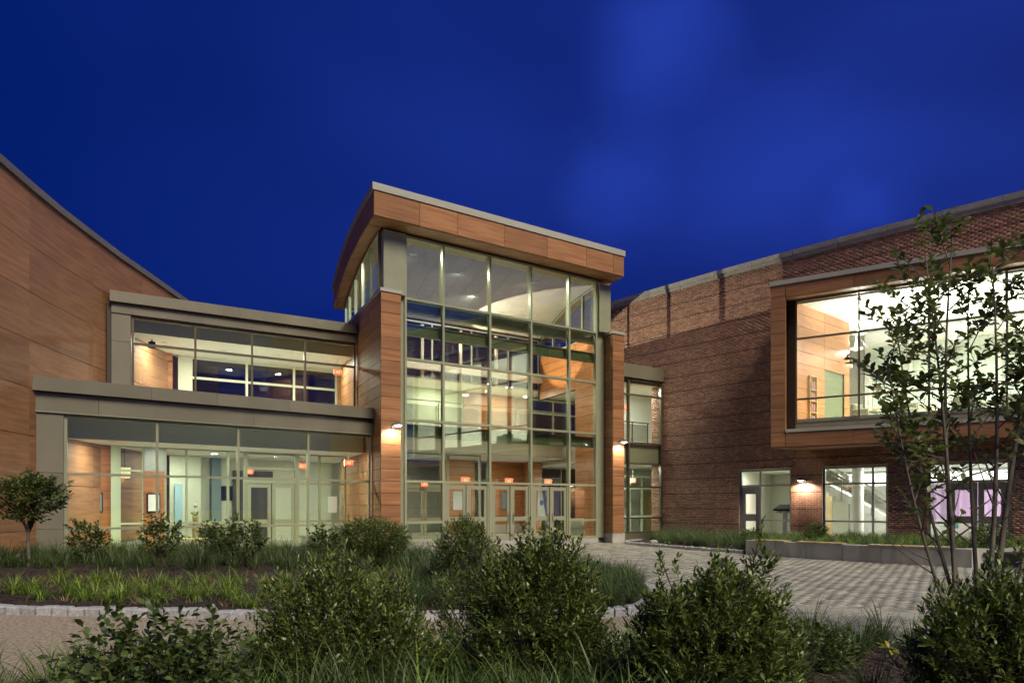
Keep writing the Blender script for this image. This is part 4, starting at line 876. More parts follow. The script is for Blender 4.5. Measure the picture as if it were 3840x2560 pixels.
armchair(4.4, 2.8, -50, 'grey green armchair behind the second mullion of the bay window')
armchair(6.3, 2.2, 170, 'grey green armchair in the middle of the bay window behind the tree')
armchair(7.7, 2.6, 150, 'grey green armchair at the right side of the bay window behind the tree')
def rtable(x, y, label, s=1.0):
    t = thing('library_table', label, 'table', BY.P(x, y, 4.60), BY.a)
    rbox('tabletop', (-.6*s, .6*s, -.4*s, .4*s, .70, .735), M['shelfw'], t, r=.01)
    for sx in (-.5*s, .5*s):
        for sy in (-.3*s, .3*s): cyl('leg', (sx, sy, 0), (sx, sy, .70), .025, .025, M['shelfw'], t, n=6)
rtable(5.0, 3.6, 'birch library table between the armchairs of the bay window'); rtable(7.1, 3.7, 'birch library table at the right of the bay window room'); rtable(3.7, 3.1, 'small round style side table beside the left armchair', .5)
def pendant(fr, x, y, z, dz, e, label):
    t = thing('pendant_lamp', label, 'pendant lamp', fr.P(x, y, z), fr.a, 'shallow bowl pendant lamps in the library')
    lathe('bowl', [(0, -dz-.10), (.12, -dz-.095), (.22, -dz-.06), (.30, -dz), (.285, -dz), (.2, -dz-.045), (0, -dz-.08)], M['bowl'], t, n=24)
    lathe('ring', [(.44, -dz+.01), (.48, -dz-.005), (.44, -dz-.02), (.40, -dz-.005), (.44, -dz+.01)], M['white'], t, n=24)
    lathe('stem', [(.015, 0), (.02, -dz*.3), (.045, -dz*.9), (.02, -dz)], M['white'], t, n=8)
    for a in (0, 2.1, 4.2): cyl('wire', (math.cos(a)*.44, math.sin(a)*.44, -dz), (0, 0, -dz*.35), .004, .004, M['steel'], t, n=4)
    for a in (1.0, 3.1, 5.2): boxes('arm', [(.28, .45, -.008, .008, -dz-.012, -dz+.0)], M['white'], t, rz=a)
    light('AREA', (0, 0, -dz+.05), e, (1, .95, .84), .4, t, (R(180), 0, 0)); light('AREA', (0, 0, -dz-.12), e*.9, (1, .95, .84), .3, t)
k = 0
for y in (2.1, 4.6):
    for x in (2.9, 4.6, 6.3, 8.2, 10.2):
        pendant(BY, x, y, 9.2, 1.05, 150, ORD[k % 5]+' bowl pendant lamp from the left in the '+('front' if y < 3 else 'rear')+' row of the library'); k += 1
exit_sign(BY, 2.55, 2.45, 7.0, 'small red exit sign on the wood wall behind the bay window blinds', .9, .02)
# block light: building roof and back of the brick building
prism_pts = [wall_pt(a, .3)[:2] for a in range(0, 21, 2)]+[(24, 26), (8, 40)]
prism('roof', prism_pts, 11.0, 11.1, M['metal'], bb)
mesh('rear_wall', [(24, 26, 0), (8, 40, 0), (8, 40, 11), (24, 26, 11)], [(0, 1, 2, 3)], M['brick'], bb)
# =================================================================== wall lamps
def sconce(loc, rz, label, e):
    t = thing('wall_lamp', label, 'wall lamp', loc, rz)
    rbox('backplate', (-.07, .07, -.035, -.004, -.10, .10), M['lampm'], t, r=.01)
    V, F = tubev([((0, -.03, .0), .018), ((0, -.10, .06), .018), ((0, -.20, .08), .018)], 8); mesh('arm', V, F, M['lampm'], t)
    lathe('hood', [(.03, .13), (.06, .12), (.17, .055), (.235, .0), (.225, .0), (.16, .045), (.05, .10)], M['lampm'], t, (0, -.26, 0), n=22)
    lathe('lens', [(0, -.045), (.07, -.035), (.12, .005), (.13, .012)], M['glow'], t, (0, -.26, 0), n=16)
    light('SPOT', (0, -.26, -.03), e, (1.0, .86, .66), .06, t, (0, 0, 0), 165, blend=.35)
    return t
sconce(C.P(.42, 0, 4.12), C.a, 'lit dome wall lamp on the wood clad pier left of the entrance glass', 420)
sconce(C.P(9.92, 0, 4.08), C.a, 'lit dome wall lamp on the wood clad pier right of the entrance glass', 420)
x, y, h = wall_pt(9.15); sconce((x, y, 2.50), h, 'lit dome wall lamp on the brick wall between two windows', 620)
# =================================================================== vegetation
def leaf_mesh(name, Ls, W, m, parent=None, loc=(0, 0, 0), kind='stuff', pos=None, dirs=None, ups=None, curl=.15):
    """many leaves at once: pos Nx3, dirs Nx3, Ls N, W N: 6-vertex folded leaves"""
    d = dirs/np.linalg.norm(dirs, axis=1, keepdims=True); s = np.cross(d, ups); s /= (np.linalg.norm(s, axis=1, keepdims=True)+1e-9); u = np.cross(s, d)
    L_ = Ls[:, None]; W_ = W[:, None]
    a = pos; b = pos+d*L_*.45+u*L_*curl*.3; c = pos+d*L_-u*L_*curl
    l1 = pos+d*L_*.38+s*W_*.5+u*W_*.12; r1 = pos+d*L_*.38-s*W_*.5+u*W_*.12; l2 = pos+d*L_*.74+s*W_*.42+u*W_*.02; r2 = pos+d*L_*.74-s*W_*.42+u*W_*.02
    m2 = pos+d*L_*.74+u*(L_*curl*.0-W_*.05)
    V = np.stack([a, l1, l2, c, r2, r1, b, m2], 1).reshape(-1, 3); n = len(pos)
    f = np.array([(0, 6, 1, 1), (1, 6, 7, 2), (2, 7, 3, 3), (0, 5, 6, 6), (5, 4, 7, 6), (4, 3, 7, 7)])
    tri = np.array([(0, 6, 1), (1, 6, 7), (1, 7, 2), (2, 7, 3), (0, 5, 6), (6, 5, 7), (5, 4, 7), (4, 3, 7)])
    F = (tri[None]+8*np.arange(n)[:, None, None]).reshape(-1, 3)
    return npmesh(name, V, F, m, parent, loc, kind=kind)
def shrub(name, label, loc, lobes, ntw, lpt, ll, lw_, m, cat='shrub', stem_r=.006, group=None, up=.9, seed=1, tw_len=.13, trunk=None, droop=0, fillb=.55, stems=70):
    rs = np.random.RandomState(seed); root = thing(name, label, cat, loc, 0, group)
    wt = np.array([l[4]**2*l[3] for l in lobes]); wt = wt/wt.sum(); P, D = [], []
    tops = []
    for _ in range(ntw):
        x0, y0, zc, hz, r_ = lobes[rs.choice(len(lobes), p=wt)]
        v = rs.normal(size=3); v /= np.linalg.norm(v); q = rs.uniform(fillb, 1.0)**.6*(1+.10*rs.normal())
        p_ = np.array([x0+v[0]*r_*q, y0+v[1]*r_*q, zc+v[2]*hz*q])
        if p_[2] < .04: continue
        dd = np.array([v[0]*.8, v[1]*.8, up+v[2]*.25])+rs.normal(size=3)*.22; dd /= np.linalg.norm(dd); tops.append((p_, dd))
    for p_, dd in tops:
        t = np.linspace(0, 1, lpt)
        for i, tt in enumerate(t):
            ang = i*2.4+rs.uniform(0, .5); side = np.array([math.cos(ang), math.sin(ang), 0]); side -= dd*side.dot(dd)
            P.append(p_+dd*(tt-.6)*tw_len+rs.normal(size=3)*.004); D.append(dd*(.35+.9*tt)+side*(1.0-.5*tt)+np.array([0, 0, -droop]))
    P = np.array(P); D = np.array(D); n = len(P); up_ = np.tile(np.array([[0, 0, 1.0]]), (n, 1))+rs.normal(size=(n, 3))*.35
    leaf_mesh('foliage', ll*rs.uniform(.65, 1.15, n), lw_*rs.uniform(.75, 1.15, n), m, root, pos=P, dirs=D, ups=up_)
    V, F = [], []
    sel = [tops[i] for i in rs.choice(len(tops), min(stems, len(tops)), replace=False)]
    b0 = trunk if trunk else 0
    for p_, dd in sel:
        a = rs.uniform(0, 6.28); base = np.array([math.cos(a)*.05, math.sin(a)*.05, b0 if trunk else -.02]) if not trunk else np.array([0, 0, b0*rs.uniform(.75, 1.0)])
        mid = base*.5+p_*.5+np.array([(p_[0]-base[0])*-.08, (p_[1]-base[1])*-.08, .03])
        v, f = tubev([(base, stem_r*1.6), (mid, stem_r), (p_, stem_r*.5)], 4, base=len(V)); V += v; F += f
    mesh('stems', V, F, M['twig'], root)
    if trunk:
        v, f = tubev([((0, 0, -.25), .045), ((.01, 0, .2), .036), ((-.01, .01, b0*.6), .033), ((0, 0, b0), .028), ((.02, 0, b0+.3), .018)], 9, True); mesh('trunk', v, f, M['bark'], root, smooth=True)
    return root
I = M['lv1']
shrub('evergreen_shrub', 'large dark evergreen shrub in the front bed, leftmost of the three big ones', (-1.22, 4.15, .06), [(0, 0, .48, .46, .55), (-.34, .05, .50, .48, .26), (.36, 0, .40, .34, .36), (-.05, .1, .70, .44, .24), (.20, .2, .66, .40, .2), (-.22, 0, .74, .34, .12), (.06, 0, .82, .34, .12), (.38, .05, .58, .34, .14), (-.55, .1, .28, .26, .26), (.6, .1, .25, .22, .26)], 1900, 13, .052, .015, I, seed=3, stems=160)
shrub('evergreen_shrub', 'tallest dark evergreen shrub in the front bed, in front of the entrance doors', (.16, 4.15, .06), [(0, 0, .56, .54, .44), (.12, 0, .86, .42, .26), (-.22, .05, .58, .5, .22), (.28, -.02, .55, .46, .24), (-.04, .1, .9, .38, .16), (.2, .05, .95, .32, .13), (-.14, 0, .84, .34, .1), (.36, .05, .72, .34, .12), (-.5, .1, .26, .25, .26), (.5, .1, .28, .25, .26)], 1800, 13, .052, .016, I, seed=4, stems=160)
shrub('evergreen_shrub', 'dark evergreen shrub with several upright leafy spires in front of the plaza', (1.28, 3.75, .06), [(0, 0, .50, .50, .46), (-.30, 0, .80, .34, .12), (.02, 0, .82, .34, .13), (.30, .02, .86, .38, .14), (.34, 0, .45, .42, .24), (-.28, .05, .42, .44, .26), (.12, .1, .6, .42, .3)], 1500, 14, .056, .017, I, seed=5, stems=150)
shrub('evergreen_shrub', 'glossy evergreen shrub in the bottom right corner below the tree', (3.05, 3.7, .06), [(0, 0, .45, .50, .50), (.10, 0, .80, .34, .20), (-.30, 0, .62, .30, .14), (.4, 0, .6, .45, .34), (.35, .1, .82, .3, .2)], 1400, 14, .058, .018, I, seed=6, stems=140)
shrub('evergreen_shrub', 'rounded evergreen shrub before the pier between low wing and entrance', (-2.83, 12.0, .24), [(0, 0, .62, .36, .70), (-.3, 0, .62, .34, .42), (.35, 0, .55, .36, .42), (0, 0, .35, .30, .5)], 1500, 11, .055, .019, I, seed=7, stems=90)
shrub('evergreen_shrub', 'evergreen shrub standing before the left pair of entrance doors', (-.82, 9.3, .24), [(0, 0, .66, .38, .34), (.1, 0, .84, .26, .2), (-.28, 0, .42, .3, .22), (.25, 0, .55, .34, .28)], 800, 11, .050, .017, I, seed=8, stems=80)
shrub('evergreen_shrub', 'thin upright evergreen shrub just left of the tallest front shrub', (-.30, 5.2, .06), [(0, 0, .9, .36, .13), (-.18, 0, .55, .42, .2), (.1, .1, .6, .5, .22)], 380, 11, .054, .017, I, seed=9, stems=50)
B2 = M['lv2']
for k, (x, y, s_, lab) in enumerate([(-9.1, 12.6, 1.0, 'small broad leaved shrub in front of the leftmost window bay'), (-7.45, 12.5, 1.12, 'broad leaved shrub before the first mullion of the low wing'), (-6.55, 13.0, .95, 'broad leaved shrub behind the large tuft of fountain grass'), (-5.42, 11.9, 1.12, 'broad leaved shrub with bare lower stems right of the fountain grass'), (-4.15, 13.0, .85, 'small open broad leaved shrub left of the rounded evergreen')]):
    shrub('leafy_shrub', lab, (x, y, .24), [(0, 0, .5*s_, .34*s_, .40*s_), (-.15, 0, .75*s_, .22*s_, .22*s_), (.2, 0, .6*s_, .26*s_, .24*s_)], 150, 8, .085, .045, B2, seed=20+k, tw_len=.16, up=.5, stems=26, droop=.15)
shrub('leafy_shrub', 'low broad leaved shrub at the lower left beside the tan path', (-1.95, 3.15, .06), [(0, 0, .42, .36, .50), (.28, .1, .56, .26, .26), (-.22, 0, .66, .24, .18), (.05, .05, .62, .26, .22)], 430, 8, .065, .034, B2, seed=30, tw_len=.15, up=.4, stems=50, droop=.2)
shrub('leafy_shrub', 'small broad leaved ground shrub on the dark mulch at lower right', (2.55, 5.1, .06), [(0, 0, .20, .20, .36), (.2, 0, .18, .2, .25)], 170, 8, .07, .034, B2, seed=31, tw_len=.12, up=.4, stems=20)
for k, (x, y, s_, lab) in enumerate([(-.62, 4.55, 1.0, 'low leafy ground shrub between the leftmost and the tallest front shrubs'), (.72, 4.6, .95, 'low leafy ground shrub between the tallest and the spired front shrubs'), (-2.55, 3.9, .9, 'low leafy ground shrub in the grass near the lower left corner'), (2.05, 4.9, .8, 'low leafy ground shrub right of the spired front shrub'), (-1.9, 4.35, .8, 'low leafy ground shrub left of the leftmost big front shrub')]):
    shrub('ground_shrub', lab, (x, y, .06), [(0, 0, .20*s_, .20*s_, .36*s_), (.2, .05, .26*s_, .18*s_, .22*s_), (-.2, 0, .18*s_, .16*s_, .22*s_)], 210, 8, .065, .030, M['lv1'] if k % 2 else B2, seed=60+k, tw_len=.12, up=.45, stems=25)
yl = shrub('leafy_sprig', 'tiny sprig with two bright yellow green leaves on the mulch', (3.42, 5.35, .06), [(0, 0, .16, .05, .05)], 3, 4, .08, .045, M['lvy'], cat='sprig', seed=33, tw_len=.06, up=.3, stems=3)
# little lollipop tree at left
shrub('young_tree', 'small round headed tree with a thin trunk at the left edge', (-9.75, 11.85, .24), [(0, 0, 1.42, .42, .62), (-.3, 0, 1.45, .36, .45), (.35, 0, 1.5, .34, .42), (0, 0, 1.65, .25, .5), (.0, 0, 1.12, .2, .38)], 420, 9, .10, .042, B2, cat='tree', seed=40, tw_len=.17, up=.35, trunk=.85, stems=11, stem_r=.010, droop=.2)
# shrubs near the brick wall
for k, (x, y, z, s_, lab) in enumerate([(8.35, 20.4, .12, .9, 'leafy green shrub below the grey side door of the brick wall'), (9.95, 19.3, .38, .8, 'leafy shrub in the planter below the display stand window'), (13.6, 16.7, .38, 1.0, 'leafy shrub in the planter between the middle and right brick windows'), (12.2, 15.0, .38, .7, 'low shrub near the right end of the concrete planter')]):
    shrub('planter_shrub', lab, (x, y, z), [(0, 0, .3*s_, .32*s_, .45*s_), (.2, 0, .42*s_, .2*s_, .25*s_)], 170, 8, .08, .035, B2, seed=50+k, tw_len=.15, up=.6, stems=20)
# ---- grass
def blades(name, n, Lm, wd, spread, m, seed, segs=5, upright=.8, dry=0):
    rs = np.random.RandomState(seed); V, F = [], []
    for k in range(n):
        a = rs.uniform(0, 2*math.pi); r0 = abs(rs.normal())*.045; L_ = Lm*rs.uniform(.55, 1.12); w_ = wd*rs.uniform(.7, 1.2); lean = rs.uniform(.28, 1.0)*spread; base = np.array([math.cos(a)*r0, math.sin(a)*r0, -.02])
        d_ = np.array([math.cos(a), math.sin(a)]); side = np.array([-d_[1], d_[0]]); tw = rs.uniform(-.5, .5); side = np.array([side[0]*math.cos(tw)+d_[0]*math.sin(tw), side[1]*math.cos(tw)+d_[1]*math.sin(tw)])
        th = R(88)-lean*.35; p_ = base.copy(); n0 = len(V)
        for s_ in range(segs+1):
            t = s_/segs; ww = w_*(1-t**1.8)*.5+.0004; V.append((p_[0]+side[0]*ww, p_[1]+side[1]*ww, p_[2])); V.append((p_[0]-side[0]*ww, p_[1]-side[1]*ww, p_[2]))
            step = L_/segs; p_ = p_+np.array([d_[0]*math.cos(th)*step, d_[1]*math.cos(th)*step, math.sin(th)*step]); th -= lean*(.30+.5*t)*(2.0/segs*2.2)
        for s_ in range(segs): b = n0+s_*2; F.append((b, b+1, b+3, b+2))
    me = bpy.data.meshes.new(name); me.from_pydata(V, [], F); me.materials.append(m); me.update(); return me
lily = [blades('lily_blades', 90, .46, .013, 1.75, M['gr1'], 100+i) for i in range(4)]
liri = [blades('liriope_blades', 120, .46, .010, 1.4, M['gr2'], 110+i) for i in range(4)]
font = [blades('fountain_blades', 240, .66, .007, 1.4, M['gr3'], 120+i, segs=6) for i in range(2)]
dryb = [blades('dry_blades', 12, .20, .008, 1.9, M['straw'], 130+i) for i in range(3)]
CL = []
def clump(kinds, x, y, z, s_, label, group, name='grass_clump', cat='grass clump', dry=False):
    CL.append((kinds[rnd.randrange(len(kinds))], x, y, z, s_, rnd.uniform(1.0, 1.28), rnd.uniform(0, 6.28), label, group, name, cat))
def bed_fill(poly_test, zf, x0, x1, y0, y1, step, kinds, s0, s1, label, group, jit=.45, keep=1.0, cap=290):
    n = 0; y = y0; cap = int(cap*1.9)
    while y < y1:
        x = x0+rnd.uniform(0, step)
        while x < x1:
            xx, yy = x+rnd.uniform(-jit, jit)*step, y+rnd.uniform(-jit, jit)*step
            if n < cap and rnd.random() < keep and poly_test(xx, yy):
                lab_ = label if isinstance(label, str) else next(l for lim, l in label if xx < lim)
                clump(kinds, xx, yy, zf(xx, yy)-.01, rnd.uniform(s0, s1), lab_, group); n += 1
            x += step
        y += step/KY
    return n
def isl_in(x, y, mrg=.16): return inpoly(x, y, island) and dist_poly(x, y, curb1) > mrg
def l1d(x, y): return (x+12.17)*-F1.s+(y-14.97)*F1.c          # distance in front of L1 is negative
n1 = bed_fill(lambda x, y: isl_in(x, y, .28) and y < 10.2-.0*x and x < -1.6 and not (-6.4 < x < -3.4 and 9.75 < y < 10.6), z_isl, -10, -1.5, 8.1, 10.2, .44, lily, .70, 1.02, 'bright green day lily clump behind the front granite kerb', 'bright green lily clumps in rows behind the front kerb', keep=.92)
n2 = bed_fill(lambda x, y: isl_in(x, y, .4) and 11.3 < y and l1d(x, y) < -.55, z_isl, -12, -2, 11.2, 18, .42, liri, .85, 1.15, 'dark green strap leaved grass clump along the foot of the low wing', 'dark grass clumps along the foot of the low glazed wing', keep=.85, cap=170)
n3 = bed_fill(lambda x, y: isl_in(x, y, .2) and x > -1.7 and y < 13, z_isl, -1.8, 2.6, 7.9, 13.0, .34, liri, .85, 1.1, [(-.8, 'grass clump in the dark gap behind the leftmost big front shrub'), (.4, 'grass clump behind the tallest front shrub'), (1.4, 'grass clump near the granite kerb behind the tallest and spired shrubs'), (99, 'grass clump on the outermost rounded end of the big bed by the plaza')], 'grass clumps on the plaza end of the big bed', keep=.95, cap=180)
n4 = bed_fill(lambda x, y: inpoly(x, y, fore) and dist_poly(x, y, fore_edge) > .16 and x < 1.2, z_fore, -4.2, 1.2, 3.1, 5.3, .30, [lily[0], liri[0], liri[1], liri[2]], 1.05, 1.4, [(-2.6, 'long bladed grass clump at the lower left corner of the front bed'), (-1.7, 'grass clump around the low broad leaved shrub beside the tan path'), (-.7, 'grass clump at the foot of the leftmost big front shrub'), (.1, 'grass clump in the gap left of the tallest front shrub'), (.7, 'grass clump at the foot of the tallest front shrub'), (99, 'grass clump left of the spired front shrub')], 'grass clumps in the front bed beside the tan path', keep=.94, cap=150)
n5 = bed_fill(lambda x, y: inpoly(x, y, fore) and dist_poly(x, y, fore_edge) > .16 and not (2.2 < x < 4.3 and 4.2 < y < 5.55), z_fore, 1.3, 6.6, 3.6, 7.6, .40, liri, .95, 1.3, [(1.9, 'strap leaved grass clump at the foot of the spired front shrub'), (3.0, 'strap leaved grass clump on the mulch between spired shrub and corner shrub'), (4.2, 'strap leaved grass clump left of the bottom right corner shrub'), (99, 'strap leaved grass clump at the foot of the large leaved tree')], 'grass clumps in the front bed beside the plaza', keep=.8, cap=110)
def near_wall(x, y, lo, hi): 
    best = 9
    for a in np.arange(3.2, 17.5, .4):
        px, py, h = wtab(round(a, 2)); best = min(best, math.hypot(x-px, y-py))
    return best
def b2test(x, y): return inpoly(x, y, [(5.0, 23.6), (5.8, 21.4), (6.7, 19.9), (7.4, 18.8), (8.1, 19.2), (9.0, 22.8), (7.2, 26.8)]) and near_wall(x, y, 0, 0) > .35
n6 = bed_fill(b2test, lambda x, y: .12, 4.5, 9.5, 18.4, 26.5, .46, liri+font[:1], .95, 1.35, 'green grass clump in the mulch bed at the foot of the brick wall', 'grass clumps at the foot of the brick wall', keep=.9, cap=90)
rp_ = [(7.6, 18.6)]+[(p[0]+.35, p[1]+.55) for p in planter[1:]]+[(12.8, 14.6), (16, 16.6), (17.5, 17.6)]+[wall_pt(a)[:2] for a in (16, 14, 12, 10, 8, 6.6)]
n7 = bed_fill(lambda x, y: inpoly(x, y, rp_) and near_wall(x, y, 0, 0) > .35, lambda x, y: .36, 7.4, 17, 13.8, 24.5, .43, [liri[0], lily[1], liri[2], lily[3]], .6, .85, 'low green grass clump in the raised concrete planter', 'low grass clumps in the raised planter', keep=.9, cap=200)
clump(font, -5.95, 11.2, .26, 1.35, 'large arching tuft of fountain grass before the second window bay', None, 'fountain_grass', 'ornamental grass')
for k, (x, y) in enumerate([(4.3, 7.0)]): pass
V, F = [], []
def chips(n, test, zf, x0, x1, y0, y1):
    k = 0
    while k < n:
        x, y = rnd.uniform(x0, x1), rnd.uniform(y0, y1)
        if not test(x, y): k += .3; continue
        a = rnd.uniform(0, 6.28); l_, w_ = rnd.uniform(.012, .035), rnd.uniform(.004, .010); z = zf(x, y)+rnd.uniform(.0, .015); c_, s_ = math.cos(a), math.sin(a); t = rnd.uniform(-.01, .01); m0 = len(V)
        for (u_, v_) in ((-l_, -w_), (l_, -w_), (l_, w_), (-l_, w_)): V.append((x+u_*c_-v_*s_, y+u_*s_+v_*c_, z+(t if u_ > 0 else -t)))
        F.append((m0, m0+1, m0+2, m0+3)); k += 1
chips(9000, lambda x, y: inpoly(x, y, fore), z_fore, .6, 5.5, 4.3, 6.3); chips(9000, lambda x, y: isl_in(x, y, .05), z_isl, -9, 0, 7.8, 12)
chips(4000, b2test, lambda x, y: .12, 4.5, 9, 18.5, 24)
mesh('bark_chips', V, F, M['chip'], kind='stuff')
for k in range(70):
    x, y = rnd.uniform(-9, 0), rnd.uniform(8.2, 10.5)
    if isl_in(x, y, .2): o = bpy.data.objects.new('dry_grass', dryb[k % 3]); link(o, None, (x, y, z_isl(x, y)), rnd.uniform(0, 6), ); o['kind'] = 'stuff'
for k, (x, y, s_, lab) in enumerate([(5.35, 22.2, .16, 'pale grey rock at the left end of the brick wall bed'), (5.75, 21.75, .12, 'smaller rock just right of the pale grey rock in the wall bed')]):
    V, F = [], []; rs = np.random.RandomState(k)
    import bmesh
    bm = bmesh.new(); bmesh.ops.create_icosphere(bm, subdivisions=2, radius=s_)
    for v in bm.verts: v.co *= 1+rs.uniform(-.15, .15); v.co.z *= .6
    me = bpy.data.meshes.new('rock'); bm.to_mesh(me); bm.free(); me.materials.append(M['granite']); o = link(bpy.data.objects.new('rock', me), None, (x, y, .13)); tag(o, lab, 'rock')
# ---- magnolia tree at right
mg = thing('magnolia_tree', 'multi stemmed young tree with large oval leaves at the right edge', 'tree', (4.72, 5.9, 0))
rs = np.random.RandomState(77); V, F = [], []; LP, LD = [], []
def curve(p0, p1, bend, n=7):
    p0, p1, bend = map(np.array, (p0, p1, bend)); return [p0*(1-t)**2+2*t*(1-t)*((p0+p1)/2+bend)+p1*t**2 for t in np.linspace(0, 1, n)]
def add_tube(pts, r0, r1, n=7):
    k = len(pts); v, f = tubev([(tuple(p), r0+(r1-r0)*i/(k-1)) for i, p in enumerate(pts)], n, base=len(V)); V.extend(v); F.extend(f)
def twig_leaves(pts, cnt, start=.2):
    m = len(pts)-1
    for i in range(cnt):
        t = start+(1-start)*(i+1)/cnt; q = min(m-1, int(t*m)); fr = t*m-q; p = pts[q]*(1-fr)+pts[q+1]*fr; d_ = pts[q+1]-pts[q]; d_ = d_/np.linalg.norm(d_)
        a = i*2.4+rs.uniform(0, 1); s_ = np.array([math.cos(a), math.sin(a), .1]); LP.append(p); LD.append(d_*.75+s_*.9+np.array([0, 0, rs.uniform(-.25, .25)]))
mains = [((-.25, 0, 0), (-.62, -.1, 4.0), (.10, 0, .1), .040), ((-.1, .1, 0), (-.25, .1, 4.25), (-.28, 0, -.2), .046), ((0, 0, 0), (.05, -.1, 3.9), (.18, 0, 0), .05), ((.1, .05, 0), (.75, 0, 4.3), (-.12, 0, .2), .055),
         ((-.2, -.05, 0), (-.95, 0, 2.95), (-.12, 0, -.35), .032), ((.15, -.1, 0), (1.3, .2, 3.8), (.1, 0, 0), .045), ((.2, 0, 0), (.5, -.4, 3.3), (.3, 0, 0), .04), ((-.05, .1, 0), (-.7, .4, 3.4), (-.2, 0, 0), .034), ((.05, .1, 0), (.2, .7, 3.8), (0, .2, 0), .04), ((.1, .1, 0), (1.1, .5, 3.0), (.3, 0, 0), .035)]
for (p0, p1, bd, r0) in mains:
    pts = curve(p0, p1, bd, 10); add_tube(pts, r0*.72, .006, 8)
    for t in np.linspace(.28, .98, 15):
        q = t*9; i = min(8, int(q)); p = pts[i]*(1-(q-i))+pts[i+1]*(q-i); a = rs.uniform(0, 6.28); Lb = (.42+.30*rs.rand())*(1.15-.5*t)*(.75 if t < .45 else 1)
        e_ = p+np.array([math.cos(a)*Lb, math.sin(a)*Lb, Lb*rs.uniform(.35, 1.1)]); e_[0] = max(e_[0], -1.12); e_[2] = min(e_[2], 4.45)
        b_ = curve(p, e_, (0, 0, -.05), 6); add_tube(b_, .010*(1.2-t*.5), .003, 5)
        if t > .40: twig_leaves(b_, 10 if t > .5 else 4, .25)
        for kx in range(4):
            if t < .48: continue
            j = rs.randint(2, 5); a2 = rs.uniform(0, 6.28); e2 = b_[j]+np.array([math.cos(a2)*.22, math.sin(a2)*.22, rs.uniform(.02, .25)]); c2 = curve(b_[j], e2, (0, 0, -.02), 4); add_tube(c2, .004, .002, 4); twig_leaves(c2, 6, .3)
mesh('branches', V, F, M['bark'], mg, smooth=True)
LP = np.array(LP); LD = np.array(LD); nL = len(LP); order = np.argsort(LP[:, 1]); LP, LD = LP[order], LD[order]
up_ = np.tile([[0, 0, 1.0]], (nL, 1))+rs.normal(size=(nL, 3))*.4; LL = rs.uniform(.075, .125, nL); WW = LL*rs.uniform(.45, .58, nL)
lm_ = [leaf_mesh('leaf', np.array([1.0]), np.array([.5+.04*i]), M['lv3'], None, pos=np.zeros((1, 3)), dirs=np.array([[1.0, 0, 0]]), ups=np.array([[0, 0, 1.0]]), curl=.05+.1*i, kind=None) for i in range(4)]
lmd = [o.data for o in lm_]
for o in lm_: bpy.data.objects.remove(o)
for i in range(300):
    o = bpy.data.objects.new('leaf', lmd[i % 4]); COL.objects.link(o); o.parent = mg
    x_ = Vector(LD[i]).normalized(); z_ = Vector(up_[i]); y_ = z_.cross(x_).normalized(); z_ = x_.cross(y_); mt = Matrix((x_, y_, z_)).transposed().to_4x4(); mt.translation = Vector(LP[i])
    o.matrix_basis = mt @ Matrix.Diagonal((LL[i], LL[i], LL[i], 1))
leaf_mesh('foliage', LL[300:], WW[300:], M['lv3'], mg, pos=LP[300:], dirs=LD[300:], ups=up_[300:])
FIN = []
def emit(c):
    me, x, y, z, s_, sz, rz, label, group, name, cat = c
    o = bpy.data.objects.new(name, me); link(o, None, (x, y, z), rz); o.scale = (s_, s_, s_*sz); tag(o, label, cat, group)
big = [c for c in CL if c[9] != 'grass_clump']; CLg = sorted([c for c in CL if c[9] == 'grass_clump'], key=lambda c: (c[2]/c[4]) * (1.0 if c[1] < .86*c[2] and c[1] > -.9*c[2] else 3))
for c in big+CLg[:290]: emit(c)
groups = {}
for c in CLg[290:]: groups.setdefault(c[0].materials[0].name, []).append(c)
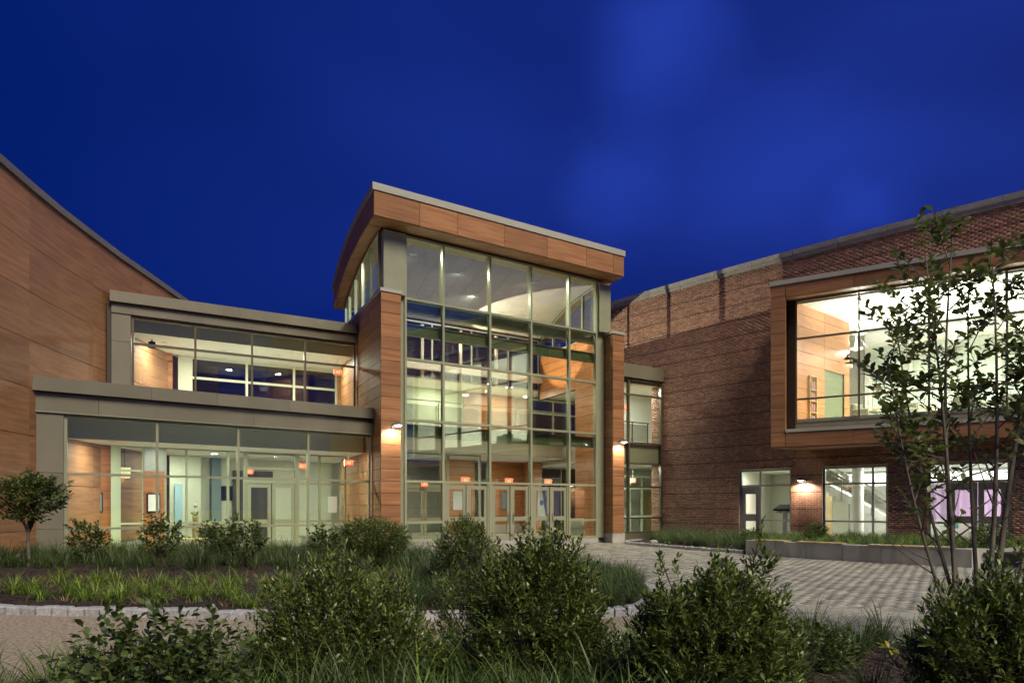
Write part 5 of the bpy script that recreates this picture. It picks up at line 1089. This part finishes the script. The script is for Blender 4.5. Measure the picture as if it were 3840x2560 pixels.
for mn, cs in groups.items():
    VV, FF, off = [], [], 0
    for me, x, y, z, s_, sz, rz, *_ in cs:
        n = len(me.vertices); co = np.empty(n*3, dtype=np.float32); me.vertices.foreach_get('co', co); co = co.reshape(-1, 3); fs = np.empty(len(me.polygons)*4, dtype=np.int32); me.loops.foreach_get('vertex_index', fs); fs = fs.reshape(-1, 4)
        keep = rnd.random() ; fs = fs if y < 9 else fs[(np.arange(len(fs))//5) % 2 == 0]
        c_, s2 = math.cos(rz), math.sin(rz); P = np.stack([(co[:, 0]*c_-co[:, 1]*s2)*s_+x, (co[:, 0]*s2+co[:, 1]*c_)*s_+y*KY, co[:, 2]*s_*sz+z], 1)
        VV.append(P); FF.append(fs+off); off += n
    o = npmesh('grass_clumps', np.concatenate(VV), np.concatenate(FF), bpy.data.materials[mn], kind='stuff'); FIN.append(o)
def stretch_plan(k):
    bpy.context.view_layer.update(); S = Matrix.Diagonal((1, k, 1, 1)); bake_names = ('granite_kerb', 'planter_wall', 'auditorium_wing', 'glazed_wing', 'upper_glazed_wing', 'entrance_pavilion', 'glazed_link', 'brick_building', 'bay_window', 'curtain', 'staircase')
    kids = {}
    for o in scene.objects:
        if o.parent: kids.setdefault(o.parent.name, []).append(o)
    def tree_(o):
        r_ = [o]
        for c in kids.get(o.name, []): r_ += tree_(c)
        return r_
    done = set()
    for root in [o for o in scene.objects if o.parent is None and o.type != 'CAMERA' and o.type != 'LIGHT']:
        if root in FIN: continue
        st_ = root.name.split('.')[0]
        if st_ in bake_names or root.get('kind') == 'structure' or st_ == 'bark_chips':
            T = tree_(root); mats = [(o, o.matrix_world.copy()) for o in T]; base = root.matrix_world.translation.copy(); base = Vector((base.x, base.y*k, base.z)); inv = Matrix.Translation(-base)
            for o, mw in mats:
                if o.type == 'MESH' and o.data.name not in done: o.data.transform(inv @ S @ mw); o.data.update(); done.add(o.data.name)
                o.matrix_basis = Matrix.Identity(4)
            root.location = base
        else:
            root.location.y *= k; a = root.rotation_euler.z
            if a and root.type == 'EMPTY' or st_ in ('poster', 'notice', 'wall_picture'): root.rotation_euler.z = math.atan2(k*math.sin(a), math.cos(a))
stretch_plan(KY)
bpy.context.view_layer.update()
wx, wy, _ = wall_pt(3.0); v_ = Vector((wx, wy*KY, 11.6))-(ul.location+Vector((0, 0, .12))); ul_l.rotation_euler = (ul.rotation_euler.to_matrix().inverted() @ v_).to_track_quat('-Z', 'Y').to_euler()
print('counts', n1, n2, n3, n4, n5, n6, n7, 'leaves', nL, 'objects', len(scene.objects))
